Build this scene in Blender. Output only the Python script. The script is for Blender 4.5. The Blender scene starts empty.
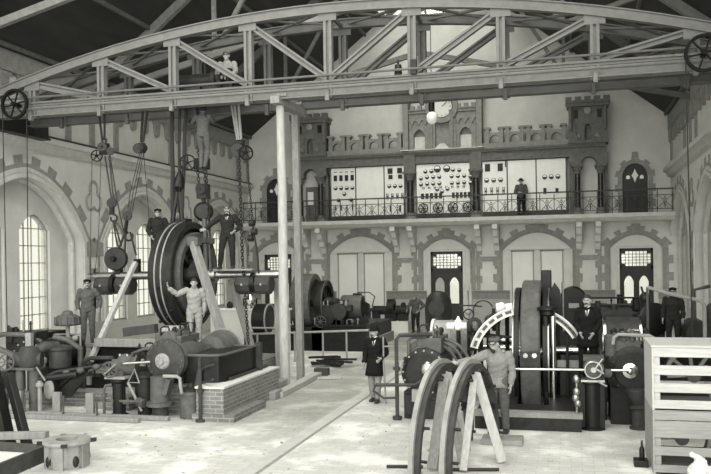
import bpy, bmesh, math, random
from mathutils import Vector, Matrix, Quaternion
from mathutils.kdtree import KDTree
random.seed(7)
V = Vector
SC = bpy.context.scene
COL = SC.collection
PI = math.pi

# ------------------------------------------------------------------ materials
TINT = (1.0, 1.0, 0.962)
MATS = {}
def grey(v): return (v*TINT[0], v*TINT[1], v*TINT[2], 1)
def mat(name, v, rough=.7, metal=0., var=.25, scale=6., bump=0., spec=.5, streak=None, detail=6.):
    """procedural grey material: two noises vary the tone, a third one bumps it"""
    m = bpy.data.materials.new(name); m.use_nodes = True
    nt = m.node_tree; N = nt.nodes; L = nt.links
    b = N['Principled BSDF']
    b.inputs['Roughness'].default_value = rough
    b.inputs['Metallic'].default_value = metal
    b.inputs['Specular IOR Level'].default_value = spec
    tc = N.new('ShaderNodeTexCoord')
    mp = N.new('ShaderNodeMapping'); L.new(tc.outputs['Object'], mp.inputs['Vector'])
    if streak: mp.inputs['Scale'].default_value = streak
    n1 = N.new('ShaderNodeTexNoise'); n1.inputs['Scale'].default_value = scale; n1.inputs['Detail'].default_value = detail
    n1.inputs['Roughness'].default_value = .65
    L.new(mp.outputs['Vector'], n1.inputs['Vector'])
    r = N.new('ShaderNodeValToRGB')
    r.color_ramp.elements[0].position = .3; r.color_ramp.elements[1].position = .7
    r.color_ramp.elements[0].color = grey(v*(1-var)); r.color_ramp.elements[1].color = grey(min(.95, v*(1+var)))
    L.new(n1.outputs['Fac'], r.inputs['Fac']); L.new(r.outputs['Color'], b.inputs['Base Color'])
    if bump > 0:
        n2 = N.new('ShaderNodeTexNoise'); n2.inputs['Scale'].default_value = scale*5; n2.inputs['Detail'].default_value = 4
        L.new(mp.outputs['Vector'], n2.inputs['Vector'])
        bp = N.new('ShaderNodeBump'); bp.inputs['Strength'].default_value = bump; bp.inputs['Distance'].default_value = .02
        L.new(n2.outputs['Fac'], bp.inputs['Height']); L.new(bp.outputs['Normal'], b.inputs['Normal'])
    MATS[name] = m
    return m

def brick_mat(name, v1, v2, vm, bw, bh, mortar, rough=.85, rot=(0,0,0), noise=.3, bump=.4, wall=True):
    m = bpy.data.materials.new(name); m.use_nodes = True
    nt = m.node_tree; N = nt.nodes; L = nt.links
    b = N['Principled BSDF']; b.inputs['Roughness'].default_value = rough
    tc = N.new('ShaderNodeTexCoord')
    if wall:   # u = x + y, v = z so that every upright face carries courses
        sp = N.new('ShaderNodeSeparateXYZ'); L.new(tc.outputs['Object'], sp.inputs[0])
        ad = N.new('ShaderNodeMath'); ad.operation = 'ADD'; L.new(sp.outputs[0], ad.inputs[0]); L.new(sp.outputs[1], ad.inputs[1])
        cb = N.new('ShaderNodeCombineXYZ'); L.new(ad.outputs[0], cb.inputs[0]); L.new(sp.outputs[2], cb.inputs[1])
        vec = cb.outputs[0]
    else:
        vec = tc.outputs['Object']
    mp = N.new('ShaderNodeMapping'); mp.inputs['Rotation'].default_value = rot; L.new(vec, mp.inputs['Vector'])
    br = N.new('ShaderNodeTexBrick')
    br.inputs['Color1'].default_value = grey(v1); br.inputs['Color2'].default_value = grey(v2); br.inputs['Mortar'].default_value = grey(vm)
    br.inputs['Scale'].default_value = 1; br.inputs['Brick Width'].default_value = bw; br.inputs['Row Height'].default_value = bh
    br.inputs['Mortar Size'].default_value = mortar; br.inputs['Mortar Smooth'].default_value = .3
    L.new(mp.outputs[0], br.inputs['Vector'])
    n1 = N.new('ShaderNodeTexNoise'); n1.inputs['Scale'].default_value = .9; n1.inputs['Detail'].default_value = 9; n1.inputs['Roughness'].default_value = .7
    L.new(tc.outputs['Object'], n1.inputs['Vector'])
    r = N.new('ShaderNodeValToRGB'); r.color_ramp.elements[0].position = .3; r.color_ramp.elements[1].position = .68
    r.color_ramp.elements[0].color = (1-noise,)*3+(1,); r.color_ramp.elements[1].color = (1,1,1,1)
    L.new(n1.outputs['Fac'], r.inputs['Fac'])
    mx = N.new('ShaderNodeMix'); mx.data_type = 'RGBA'; mx.blend_type = 'MULTIPLY'; mx.inputs['Factor'].default_value = 1
    L.new(br.outputs['Color'], mx.inputs['A']); L.new(r.outputs['Color'], mx.inputs['B'])
    L.new(mx.outputs['Result'], b.inputs['Base Color'])
    bp = N.new('ShaderNodeBump'); bp.inputs['Strength'].default_value = bump; bp.inputs['Distance'].default_value = .01
    L.new(br.outputs['Fac'], bp.inputs['Height']); bp.invert = True; L.new(bp.outputs['Normal'], b.inputs['Normal'])
    MATS[name] = m
    return m

def glass_mat(name, clear=.9, tint=.95, rough=.1):
    m = bpy.data.materials.new(name); m.use_nodes = True
    nt = m.node_tree; N = nt.nodes; L = nt.links
    N.remove(N['Principled BSDF']); out = N['Material Output']
    t = N.new('ShaderNodeBsdfTransparent'); t.inputs['Color'].default_value = grey(tint)
    g = N.new('ShaderNodeBsdfGlossy'); g.inputs['Roughness'].default_value = rough; g.inputs['Color'].default_value = grey(.8)
    mx = N.new('ShaderNodeMixShader'); mx.inputs[0].default_value = clear
    L.new(g.outputs[0], mx.inputs[1]); L.new(t.outputs[0], mx.inputs[2]); L.new(mx.outputs[0], out.inputs['Surface'])
    MATS[name] = m
    return m

# ------------------------------------------------------------------ mesh builder
def frame_of(axis):
    a = V(axis).normalized()
    h = V((0,0,1)) if abs(a.z) < .95 else V((0,1,0))
    x = h.cross(a).normalized(); y = a.cross(x).normalized()
    return x, y, a

class MB:
    def __init__(s): s.bm = bmesh.new()
    def _quadbox(s, c):
        v = [s.bm.verts.new(p) for p in c]
        for f in ((3,2,1,0),(4,5,6,7),(0,1,5,4),(1,2,6,5),(2,3,7,6),(3,0,4,7)):
            s.bm.faces.new([v[i] for i in f])
    def box(s, x0,x1,y0,y1,z0,z1):
        s._quadbox([(x0,y0,z0),(x1,y0,z0),(x1,y1,z0),(x0,y1,z0),(x0,y0,z1),(x1,y0,z1),(x1,y1,z1),(x0,y1,z1)]); return s
    def obox(s, c, size, rot=None):
        c = V(c); hx,hy,hz = size[0]/2,size[1]/2,size[2]/2
        R = rot if rot is not None else Matrix.Identity(3)
        s._quadbox([c + R @ V(p) for p in ((-hx,-hy,-hz),(hx,-hy,-hz),(hx,hy,-hz),(-hx,hy,-hz),(-hx,-hy,hz),(hx,-hy,hz),(hx,hy,hz),(-hx,hy,hz))]); return s
    def beam(s, p0, p1, w, h, up=(0,0,1), taper=1.):
        p0, p1 = V(p0), V(p1); d = (p1-p0).normalized(); u = V(up)
        if abs(d.dot(u)) > .99: u = V((0,1,0))
        x = d.cross(u).normalized(); y = x.cross(d).normalized()
        a, b = w/2, h/2
        q = []
        for p, k in ((p0,1),(p1,taper)):
            q += [p - x*a*k - y*b*k, p + x*a*k - y*b*k, p + x*a*k + y*b*k, p - x*a*k + y*b*k]
        s._quadbox(q); return s
    def lathe(s, prof, origin, axis=(0,0,1), n=24, closed=False, arc=None):
        x, y, a = frame_of(axis); o = V(origin); rings = []
        full = arc is None
        a0, a1 = (0, 2*PI) if full else arc
        cnt = n if full else n+1
        for r, h in prof:
            if r < 1e-6: rings.append([s.bm.verts.new(o + a*h)])
            else: rings.append([s.bm.verts.new(o + a*h + (x*math.cos(a0+(a1-a0)*i/n) + y*math.sin(a0+(a1-a0)*i/n))*r) for i in range(cnt)])
        pairs = list(zip(rings, rings[1:]))
        if closed: pairs.append((rings[-1], rings[0]))
        for A, B in pairs:
            for i in range(n):
                j = (i+1) % n if full else i+1
                if len(A) == 1 and len(B) == 1: continue
                if len(A) == 1: f = (A[0], B[j], B[i])
                elif len(B) == 1: f = (A[i], A[j], B[0])
                else: f = (A[i], A[j], B[j], B[i])
                try: s.bm.faces.new(f)
                except ValueError: pass
        if not closed:
            if full:
                if len(rings[0]) > 1: s.bm.faces.new(rings[0][::-1])
                if len(rings[-1]) > 1: s.bm.faces.new(rings[-1])
        elif not full:
            s.bm.faces.new([r[0] for r in rings]); s.bm.faces.new([r[-1] for r in rings][::-1])
        return s
    def cyl(s, p0, p1, r, r2=None, n=20):
        p0, p1 = V(p0), V(p1)
        return s.lathe([(r,0),(r if r2 is None else r2,(p1-p0).length)], p0, p1-p0, n)
    def ring(s, c, axis, r0, r1, w, n=40, arc=None):
        return s.lathe([(r0,-w/2),(r1,-w/2),(r1,w/2),(r0,w/2)], c, axis, n, closed=True, arc=arc)
    def tube(s, pts, r, n=10, closed=False):
        P = [V(p) for p in pts]; m = len(P)
        R = r if isinstance(r, (list,tuple)) else [r]*m
        rings = []; prev = None
        for i in range(m):
            a = P[i-1] if (i > 0 or closed) else P[i]; b = P[(i+1) % m] if (i < m-1 or closed) else P[i]
            t = (b-a).normalized()
            if prev is None: x, y, _ = frame_of(t)
            else:
                x = (prev - t*prev.dot(t)); x = x.normalized() if x.length > 1e-6 else frame_of(t)[0]
                y = t.cross(x)
            prev = x
            rings.append([s.bm.verts.new(P[i] + (x*math.cos(2*PI*k/n) + y*math.sin(2*PI*k/n))*R[i]) for k in range(n)])
        prs = list(zip(rings, rings[1:]))
        if closed: prs.append((rings[-1], rings[0]))
        for A, B in prs:
            for k in range(n):
                s.bm.faces.new((A[k], A[(k+1)%n], B[(k+1)%n], B[k]))
        if not closed:
            s.bm.faces.new(rings[0][::-1]); s.bm.faces.new(rings[-1])
        return s
    def ell(s, c, r, rot=None, n=14, m=9):
        c = V(c); r = (r,r,r) if isinstance(r,(int,float)) else r
        R = rot if rot is not None else Matrix.Identity(3)
        rings = []
        for i in range(m+1):
            t = PI*i/m
            if i in (0,m): rings.append([s.bm.verts.new(c + R @ V((0,0,-r[2]*math.cos(t))))]); continue
            rings.append([s.bm.verts.new(c + R @ V((r[0]*math.sin(t)*math.cos(2*PI*k/n), r[1]*math.sin(t)*math.sin(2*PI*k/n), -r[2]*math.cos(t)))) for k in range(n)])
        for A, B in zip(rings, rings[1:]):
            for k in range(n):
                j = (k+1) % n
                if len(A) == 1: s.bm.faces.new((A[0], B[j], B[k]))
                elif len(B) == 1: s.bm.faces.new((A[k], A[j], B[0]))
                else: s.bm.faces.new((A[k], A[j], B[j], B[k]))
        return s
    def prism(s, poly, vec):
        vec = V(vec); A = [s.bm.verts.new(V(p)) for p in poly]; B = [s.bm.verts.new(V(p)+vec) for p in poly]
        n = len(A); s.bm.faces.new(A[::-1]); s.bm.faces.new(B)
        for i in range(n): s.bm.faces.new((A[i], A[(i+1)%n], B[(i+1)%n], B[i]))
        return s
    def loft(s, rings):
        Rg = [[s.bm.verts.new(V(p)) for p in r] for r in rings]
        n = len(Rg[0])
        for A, B in zip(Rg, Rg[1:]):
            for k in range(n): s.bm.faces.new((A[k], A[(k+1)%n], B[(k+1)%n], B[k]))
        s.bm.faces.new(Rg[0][::-1]); s.bm.faces.new(Rg[-1]); return s
    def bolts(s, c, axis, R, count, r=.02, h=.03, n=6, ph=0.):
        x, y, a = frame_of(axis)
        for i in range(count):
            t = ph + 2*PI*i/count; p = V(c) + (x*math.cos(t)+y*math.sin(t))*R
            s.cyl(p, p+a*h, r, n=n)
        return s
    def chain(s, p0, p1, L=.07, w=.022, r=.009):
        p0, p1 = V(p0), V(p1); d = p1-p0; k = max(2, int(d.length/(L*.72))); x, y, a = frame_of(d)
        for i in range(k):
            c = p0 + d*(i+.5)/k; q = x if i % 2 else y
            pts = []
            for j in range(8):
                t = 2*PI*j/8; pts.append(c + a*math.cos(t)*L/2 + q*math.sin(t)*w)
            s.tube(pts, r, 5, closed=True)
        return s

ORG = {}; TRIM = [0]
def _finish(name, mb, m, org, smooth_deg=35):
    bm = mb.bm
    bmesh.ops.recalc_face_normals(bm, faces=bm.faces)
    lim = math.radians(smooth_deg)
    for f in bm.faces: f.smooth = True
    for e in bm.edges:
        if len(e.link_faces) == 2:
            try: e.smooth = e.calc_face_angle() < lim
            except ValueError: e.smooth = False
        else: e.smooth = False
    me = bpy.data.meshes.new(name)
    bmesh.ops.translate(bm, verts=bm.verts, vec=-V(org))
    bm.to_mesh(me); bm.free()
    for q in (m if isinstance(m,(list,tuple)) else [m]): me.materials.append(MATS[q] if isinstance(q,str) else q)
    o = bpy.data.objects.new(name, me); COL.objects.link(o)
    return o
def tag(o, label=None, cat=None, group=None, kind=None):
    if label: o['label'] = label
    if cat: o['category'] = cat
    if group: o['group'] = group
    if kind: o['kind'] = kind
    return o
def base_of(mb):
    xs = [v.co for v in mb.bm.verts]
    mn = V((min(c.x for c in xs), min(c.y for c in xs), min(c.z for c in xs))); mxx = max(c.x for c in xs); mxy = max(c.y for c in xs)
    return V(((mn.x+mxx)/2, (mn.y+mxy)/2, mn.z))
def solo(name, mb, m, label, cat, group=None, kind=None):
    """a thing that is one mesh"""
    org = base_of(mb); o = _finish(name, mb, m, org); o.location = org; ORG[o] = org
    return tag(o, label, cat, group, kind)
def root(name, loc, label, cat, group=None):
    o = bpy.data.objects.new(name, None); COL.objects.link(o); o.location = loc; o.empty_display_size = .1; ORG[o] = V(loc)
    return tag(o, label, cat, group)
SPLIT = {'lug','oil_pot','strap','lifting_lug','motor','load_chain','rim','hour_mark','sling','knob','joint','clamp','bearing','stay','hand_chain'}
def pieces(mb):
    """sort a builder's loose pieces into clusters whose boxes touch"""
    bm = mb.bm; bm.verts.ensure_lookup_table(); seen = set(); isl = []
    for v in bm.verts:
        if v in seen: continue
        st = [v]; seen.add(v); g = []
        while st:
            q = st.pop(); g.append(q)
            for e in q.link_edges:
                w_ = e.other_vert(q)
                if w_ not in seen: seen.add(w_); st.append(w_)
        mn = [min(p.co[i] for p in g) for i in range(3)]; mx = [max(p.co[i] for p in g) for i in range(3)]
        isl.append([mn,mx,[g]])
    go = True
    while go:
        go = False
        for i in range(len(isl)):
            for j in range(i+1,len(isl)):
                a, b = isl[i], isl[j]
                if all(a[0][k] <= b[1][k]+.004 and b[0][k] <= a[1][k]+.004 for k in range(3)):
                    a[0] = [min(x,y) for x,y in zip(a[0],b[0])]; a[1] = [max(x,y) for x,y in zip(a[1],b[1])]; a[2] += b[2]; isl.pop(j); go = True; break
            if go: break
    return [[v for g in s_[2] for v in g] for s_ in isl]
def part(name, mb, m, parent, label=None):
    if name in SPLIT:
        cl = pieces(mb)
        if len(cl) > 1:
            o = None
            for g in cl:
                nb = MB(); mp = {v: nb.bm.verts.new(v.co) for v in g}
                for f in {f for v in g for f in v.link_faces}: nb.bm.faces.new([mp[v] for v in f.verts])
                o = _part(name, nb, m, parent, label)
            mb.bm.free(); return o
    return _part(name, mb, m, parent, label)
def _part(name, mb, m, parent, label=None):
    """a part built in world coordinates, hung under its thing (or, as a sub-part, under a part)"""
    org = ORG[parent]; o = _finish(name, mb, m, org); o.parent = parent; ORG[o] = org
    if label: o['label'] = label
    return o
def struct(name, mb, m, parent=None):
    if parent is not None: return part(name, mb, m, parent)
    if name.startswith('trim_'): TRIM[0] += 1; name = 'trim_%d' % TRIM[0]
    o = _finish(name, mb, m, (0,0,0)); ORG[o] = V((0,0,0)); o['kind'] = 'structure'
    return o
def bevel(o, w=.01, seg=2):
    b = o.modifiers.new('edge', 'BEVEL'); b.width = w; b.segments = seg; b.limit_method = 'ANGLE'; b.angle_limit = .7
    return o
def copy_tree(o, delta=None, parent=None):
    c = o.copy(); COL.objects.link(c)
    if parent is not None: c.parent = parent
    elif delta is not None: c.location = V(o.location) + V(delta)
    for ch in list(o.children): copy_tree(ch, None, c)
    return c
def arcpts(c, ax, ay, r, a0, a1, n):
    c, ax, ay = V(c), V(ax), V(ay)
    return [c + ax*math.cos(math.radians(a0+(a1-a0)*i/n))*r + ay*math.sin(math.radians(a0+(a1-a0)*i/n))*r for i in range(n+1)]

# ------------------------------------------------------------------ arched walls
def curve_z(kind, s, spring, rise):
    s = min(1., abs(s))
    if kind == 'round': return spring + rise*math.sqrt(max(0,1-s*s))
    if kind == 'seg': return spring + rise*(1-s*s)
    if kind == 'point': return spring + rise*(1-(.22*s+.78*s**2.6))
    return spring + rise
def arch_wall(mb, M, u0, u1, z0, ztop, t, ops, N=14):
    """slab pierced by arched openings; M(u,z,d) maps to the world, ops = (uc, half, sill, spring, rise, kind)"""
    bm = mb.bm; zt = ztop if callable(ztop) else (lambda u: ztop)
    ops = sorted(ops); cols = []; u = u0; brk = []
    for o in ops:
        a, b = o[0]-o[1], o[0]+o[1]
        if a > u: cols.append((u, a, None))
        ss = [math.sin(-PI/2 + PI*i/N) for i in range(N+1)]
        for i in range(N): cols.append((o[0]+o[1]*ss[i], o[0]+o[1]*ss[i+1], o))
        u = b
    if u < u1: cols.append((u, u1, None))
    def quad(*p): bm.faces.new([bm.verts.new(M(*q)) for q in p])
    def fz(o, uu): return curve_z(o[5], (uu-o[0])/o[1], o[3], o[4])
    for a, b, o in cols:
        for d in (0, t):
            if o is None: quad((a,z0,d),(b,z0,d),(b,zt(b),d),(a,zt(a),d))
            else:
                if o[2] > z0: quad((a,z0,d),(b,z0,d),(b,o[2],d),(a,o[2],d))
                quad((a,fz(o,a),d),(b,fz(o,b),d),(b,zt(b),d),(a,zt(a),d))
        if o is not None:
            quad((a,fz(o,a),0),(b,fz(o,b),0),(b,fz(o,b),t),(a,fz(o,a),t))
            if o[2] > z0: quad((a,o[2],0),(b,o[2],0),(b,o[2],t),(a,o[2],t))
        quad((a,zt(a),0),(b,zt(b),0),(b,zt(b),t),(a,zt(a),t))
    for o in ops:
        for uu in (o[0]-o[1], o[0]+o[1]):
            z = o[3] + (o[4] if o[5]=='rect' else 0)
            quad((uu,o[2],0),(uu,z,0),(uu,z,t),(uu,o[2],t))
    for uu in (u0,u1): quad((uu,z0,0),(uu,zt(uu),0),(uu,zt(uu),t),(uu,z0,t))
    bmesh.ops.remove_doubles(bm, verts=bm.verts, dist=1e-4)
def arch_path(uc, half, z0, spring, rise, kind, n=18, step=.4):
    p = []
    k = max(1, int((spring-z0)/step))
    for i in range(k): p.append((uc-half, z0+(spring-z0)*i/k))
    for i in range(n+1):
        s = math.sin(-PI/2 + PI*i/n) if kind == 'round' else -1+2*i/n
        p.append((uc+half*s, curve_z(kind, s, spring, rise)))
    for i in range(k): p.append((uc+half, spring-(spring-z0)*(i+1)/k))
    return p
def band(mb, M, path, w, d0, d1, w2=None, inner=0.):
    """raised band following a path on a wall; w2 gives alternate long and short blocks"""
    n = len(path); nm = []
    for i in range(n):
        a = path[max(0,i-1)]; b = path[min(n-1,i+1)]
        dx, dz = b[0]-a[0], b[1]-a[1]; l = math.hypot(dx,dz) or 1
        nm.append((-dz/l, dx/l))
    for i in range(n-1):
        ww = w if (w2 is None or i % 2 == 0) else w2
        q = []
        for (p, m, k) in ((path[i],nm[i],inner),(path[i+1],nm[i+1],inner),(path[i+1],nm[i+1],ww),(path[i],nm[i],ww)):
            q.append((p[0]+m[0]*k, p[1]+m[1]*k))
        A = [mb.bm.verts.new(M(a[0],a[1],d0)) for a in q]; B = [mb.bm.verts.new(M(a[0],a[1],d1)) for a in q]
        mb.bm.faces.new(A); mb.bm.faces.new(B[::-1])
        for j in range(4): mb.bm.faces.new((A[j], A[(j+1)%4], B[(j+1)%4], B[j]))
def arch_sheet(mb, M, uc, half, z0, spring, rise, kind, d0, d1, n=16):
    p = [(uc-half, z0)] + [(uc+half*(-1+2*i/n), curve_z(kind, -1+2*i/n, spring, rise)) for i in range(n+1)] + [(uc+half, z0)]
    A = [mb.bm.verts.new(M(a,b,d0)) for a,b in p]; B = [mb.bm.verts.new(M(a,b,d1)) for a,b in p]
    mb.bm.faces.new(A); mb.bm.faces.new(B[::-1])
    for j in range(len(p)): mb.bm.faces.new((A[j], A[(j+1)%len(p)], B[(j+1)%len(p)], B[j]))
def wbox(mb, M, ua, ub, za, zb, d0, d1):
    mb._quadbox([M(*q) for q in ((ua,za,d0),(ub,za,d0),(ub,za,d1),(ua,za,d1),(ua,zb,d0),(ub,zb,d0),(ub,zb,d1),(ua,zb,d1))])
# ------------------------------------------------------------------ palette
mat('plaster', .58, .9, var=.10, scale=1.1, bump=.15)
mat('plaster_light', .62, .9, var=.06, scale=1.5)
mat('plaster_panel', .72, .85, var=.05, scale=1.2)
mat('dado_tile', .33, .6, var=.12, scale=2.)
mat('band_stone', .20, .8, var=.2, scale=9.)
mat('stone', .24, .85, var=.22, scale=5., bump=.3)
mat('stone_dark', .14, .85, var=.25, scale=5., bump=.3)
mat('stone_light', .56, .8, var=.12, scale=4.)
mat('quoin', .27, .9, var=.2, scale=4.)
mat('marble_black', .02, .25, var=.5, scale=12.)
mat('marble_white', .80, .35, var=.06, scale=3.)
mat('roof_board', .03, .85, var=.35, scale=3., streak=(1,.15,1))
mat('roof_timber', .10, .8, var=.3, scale=5.)
mat('roof_timber_pale', .2, .8, var=.25, scale=5.)
mat('door_wood', .014, .5, var=.3, scale=7.)
mat('door_frame', .025, .5, var=.25, scale=7.)
mat('window_bar', .34, .6, var=.15)
mat('iron_dark', .015, .5, spec=.4, var=.35, scale=9.)
mat('iron_rail', .03, .55, var=.3)
mat('machine_black', .010, .42, var=.5, scale=7., spec=.3)
mat('machine_dark', .02, .45, var=.4, scale=6., bump=.12, spec=.22)
mat('machine_grey', .045, .5, var=.35, scale=6., bump=.12, spec=.22)
mat('machine_mid', .095, .5, var=.3, scale=6., bump=.12, spec=.22)
mat('machine_pale', .28, .5, var=.2, scale=5., spec=.22)
mat('steel_bright', .70, .22, metal=1., var=.15, scale=7.)
mat('steel_dull', .42, .38, metal=1., var=.25, scale=9.)
mat('steel_dark', .2, .35, metal=1., var=.3, scale=9.)
mat('enamel', .85, .25, var=.03)
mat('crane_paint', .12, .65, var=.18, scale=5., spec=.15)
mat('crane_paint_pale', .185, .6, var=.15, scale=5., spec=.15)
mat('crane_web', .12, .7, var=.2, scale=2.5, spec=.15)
mat('rope', .025, .9, var=.3, scale=30.)
mat('wood_pale', .38, .8, var=.22, scale=6., streak=(3,3,.5), bump=.15)
mat('wood_mid', .23, .8, var=.25, scale=6., streak=(3,3,.6), bump=.2)
mat('wood_dark', .05, .85, var=.35, scale=6., bump=.2)
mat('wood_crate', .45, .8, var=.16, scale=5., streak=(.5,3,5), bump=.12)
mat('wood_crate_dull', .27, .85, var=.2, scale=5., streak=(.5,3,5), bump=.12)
mat('debris', .3, .95, var=.5, scale=20., bump=.4)
brick_mat('brick', .16, .22, .32, .26, .085, .012, noise=.35)
brick_mat('floor_tile', .52, .60, .40, .34, .17, .006, rough=.75, noise=.22, bump=.15, wall=False)
glass_mat('window_glass', .95, .95); glass_mat('door_glass', .9, .9)
mat('glass_frosted', .42, .4, var=.1)
mat('lamp_globe', .9, .2, var=.02)
mat('skin', .34, .6, var=.08); mat('wheel_iron', .012, .8, var=.3, spec=.15); mat('channel', .44, .85, var=.12, scale=3.); mat('hair', .014, .7, var=.3, scale=30.)
mat('cloth_black', .010, .9, var=.3, scale=25., spec=.15); mat('cloth_dark', .022, .9, var=.3, scale=25., bump=.2, spec=.15)
mat('cloth_mid', .09, .9, var=.25, scale=20., bump=.2, spec=.15); mat('cloth_grey', .22, .9, var=.2, scale=20., bump=.2, spec=.15)
mat('cloth_pale', .28, .9, var=.2, scale=20., bump=.2, spec=.15); mat('cloth_white', .75, .9, var=.06); mat('leather', .03, .6)

# the works floor: pale tiles under plaster dust, with drifts of dirt
def floor_material():
    m = MATS['floor_tile']; nt = m.node_tree; N = nt.nodes; L = nt.links
    b = N['Principled BSDF']; src = b.inputs['Base Color'].links[0].from_socket
    tc = N.new('ShaderNodeTexCoord')
    n = N.new('ShaderNodeTexNoise'); n.inputs['Scale'].default_value = .9; n.inputs['Detail'].default_value = 9; n.inputs['Roughness'].default_value = .65; n.inputs['Distortion'].default_value = .1
    L.new(tc.outputs['Object'], n.inputs['Vector'])
    r = N.new('ShaderNodeValToRGB'); r.color_ramp.elements[0].position = .5; r.color_ramp.elements[1].position = .62
    L.new(n.outputs['Fac'], r.inputs['Fac'])
    mx = N.new('ShaderNodeMix'); mx.data_type = 'RGBA'; mx.inputs['B'].default_value = grey(.72)
    L.new(r.outputs['Color'], mx.inputs['Factor']); L.new(src, mx.inputs['A'])
    n2 = N.new('ShaderNodeTexNoise'); n2.inputs['Scale'].default_value = 2.4; n2.inputs['Detail'].default_value = 10; n2.inputs['Roughness'].default_value = .75
    L.new(tc.outputs['Object'], n2.inputs['Vector'])
    r2 = N.new('ShaderNodeValToRGB'); r2.color_ramp.elements[0].position = .60; r2.color_ramp.elements[1].position = .72
    r2.color_ramp.elements[0].color = (1,1,1,1); r2.color_ramp.elements[1].color = (.35,.35,.34,1)
    L.new(n2.outputs['Fac'], r2.inputs['Fac'])
    mu = N.new('ShaderNodeMix'); mu.data_type = 'RGBA'; mu.blend_type = 'MULTIPLY'; mu.inputs['Factor'].default_value = .8
    L.new(mx.outputs['Result'], mu.inputs['A']); L.new(r2.outputs['Color'], mu.inputs['B'])
    # trodden dirt and painted mid-floor shade on the working side of the channel
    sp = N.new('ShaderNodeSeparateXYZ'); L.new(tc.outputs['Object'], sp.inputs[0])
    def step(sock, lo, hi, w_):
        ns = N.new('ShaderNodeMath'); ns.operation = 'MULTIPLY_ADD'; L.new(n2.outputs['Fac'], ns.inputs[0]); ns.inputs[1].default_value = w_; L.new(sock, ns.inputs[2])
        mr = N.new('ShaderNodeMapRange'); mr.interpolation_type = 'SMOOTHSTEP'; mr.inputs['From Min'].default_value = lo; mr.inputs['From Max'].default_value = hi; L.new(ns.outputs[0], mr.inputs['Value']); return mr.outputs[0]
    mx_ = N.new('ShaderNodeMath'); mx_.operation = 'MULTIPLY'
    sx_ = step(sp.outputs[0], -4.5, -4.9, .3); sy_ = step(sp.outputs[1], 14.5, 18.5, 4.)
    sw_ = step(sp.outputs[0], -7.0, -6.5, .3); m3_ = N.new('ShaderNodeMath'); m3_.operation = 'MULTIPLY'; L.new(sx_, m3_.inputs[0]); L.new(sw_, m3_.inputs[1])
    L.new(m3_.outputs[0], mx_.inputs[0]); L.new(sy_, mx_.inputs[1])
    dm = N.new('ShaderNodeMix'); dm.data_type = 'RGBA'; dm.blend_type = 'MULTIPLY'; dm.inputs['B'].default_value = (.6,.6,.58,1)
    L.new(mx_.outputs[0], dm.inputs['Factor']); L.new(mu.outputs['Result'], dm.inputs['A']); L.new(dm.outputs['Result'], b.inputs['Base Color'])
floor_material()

XL, XR, YB, EAVE, XM, PITCH = -16.1, 4.6, 39.4, 9.6, -5.75, .775
YS = 14.5      # the bays nearer than this lie wholly outside the photograph
def roof_z(x): return EAVE + PITCH*min(x-XL, XR-x)
MBK = lambda u,z,d: (u, YB+d, z)
ML = lambda u,z,d: (XL-d, u, z)
MR = lambda u,z,d: (XR+d, u, z)

# floor
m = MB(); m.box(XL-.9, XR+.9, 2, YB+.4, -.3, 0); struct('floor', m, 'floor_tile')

# roof: boarded slopes with a glazed ridge
GZ = 15.2; GX0 = XL+(GZ-EAVE)/PITCH; GX1 = XR-(GZ-EAVE)/PITCH
m = MB()
for xa, xb in ((XL-.9, GX0), (XR+.9, GX1)):
    za, zb = roof_z(xa), roof_z(xb)
    m.prism([(xa,YS,za),(xb,YS,zb),(xb,YS,zb+.22),(xa,YS,za+.22)], (0,YB+.3-YS,0))
struct('ceiling', m, 'roof_board')
ZR = roof_z(XM)
m = MB()
for xa in (GX0, GX1):
    d = V((XM-xa, 0, ZR-GZ))
    for k in range(20):
        y = YS + k*1.3; m.beam((xa,y,GZ+.1), (XM,y,ZR+.1), .1, .1)
    for f in (0,.33,.66,1.): m.beam((xa+d.x*f,YS,GZ+d.z*f+.1), (xa+d.x*f,YB,GZ+d.z*f+.1), .14, .14)
o = struct('window_98', m, 'roof_timber')
p = MB()
for xa in (GX0, GX1):
    p.prism([(xa,YS,GZ+.16),(XM,YS,ZR+.16),(XM,YS,ZR+.17),(xa,YS,GZ+.17)], (0,YB+.2-YS,0))
part('pane', p, 'window_glass', o)

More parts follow.
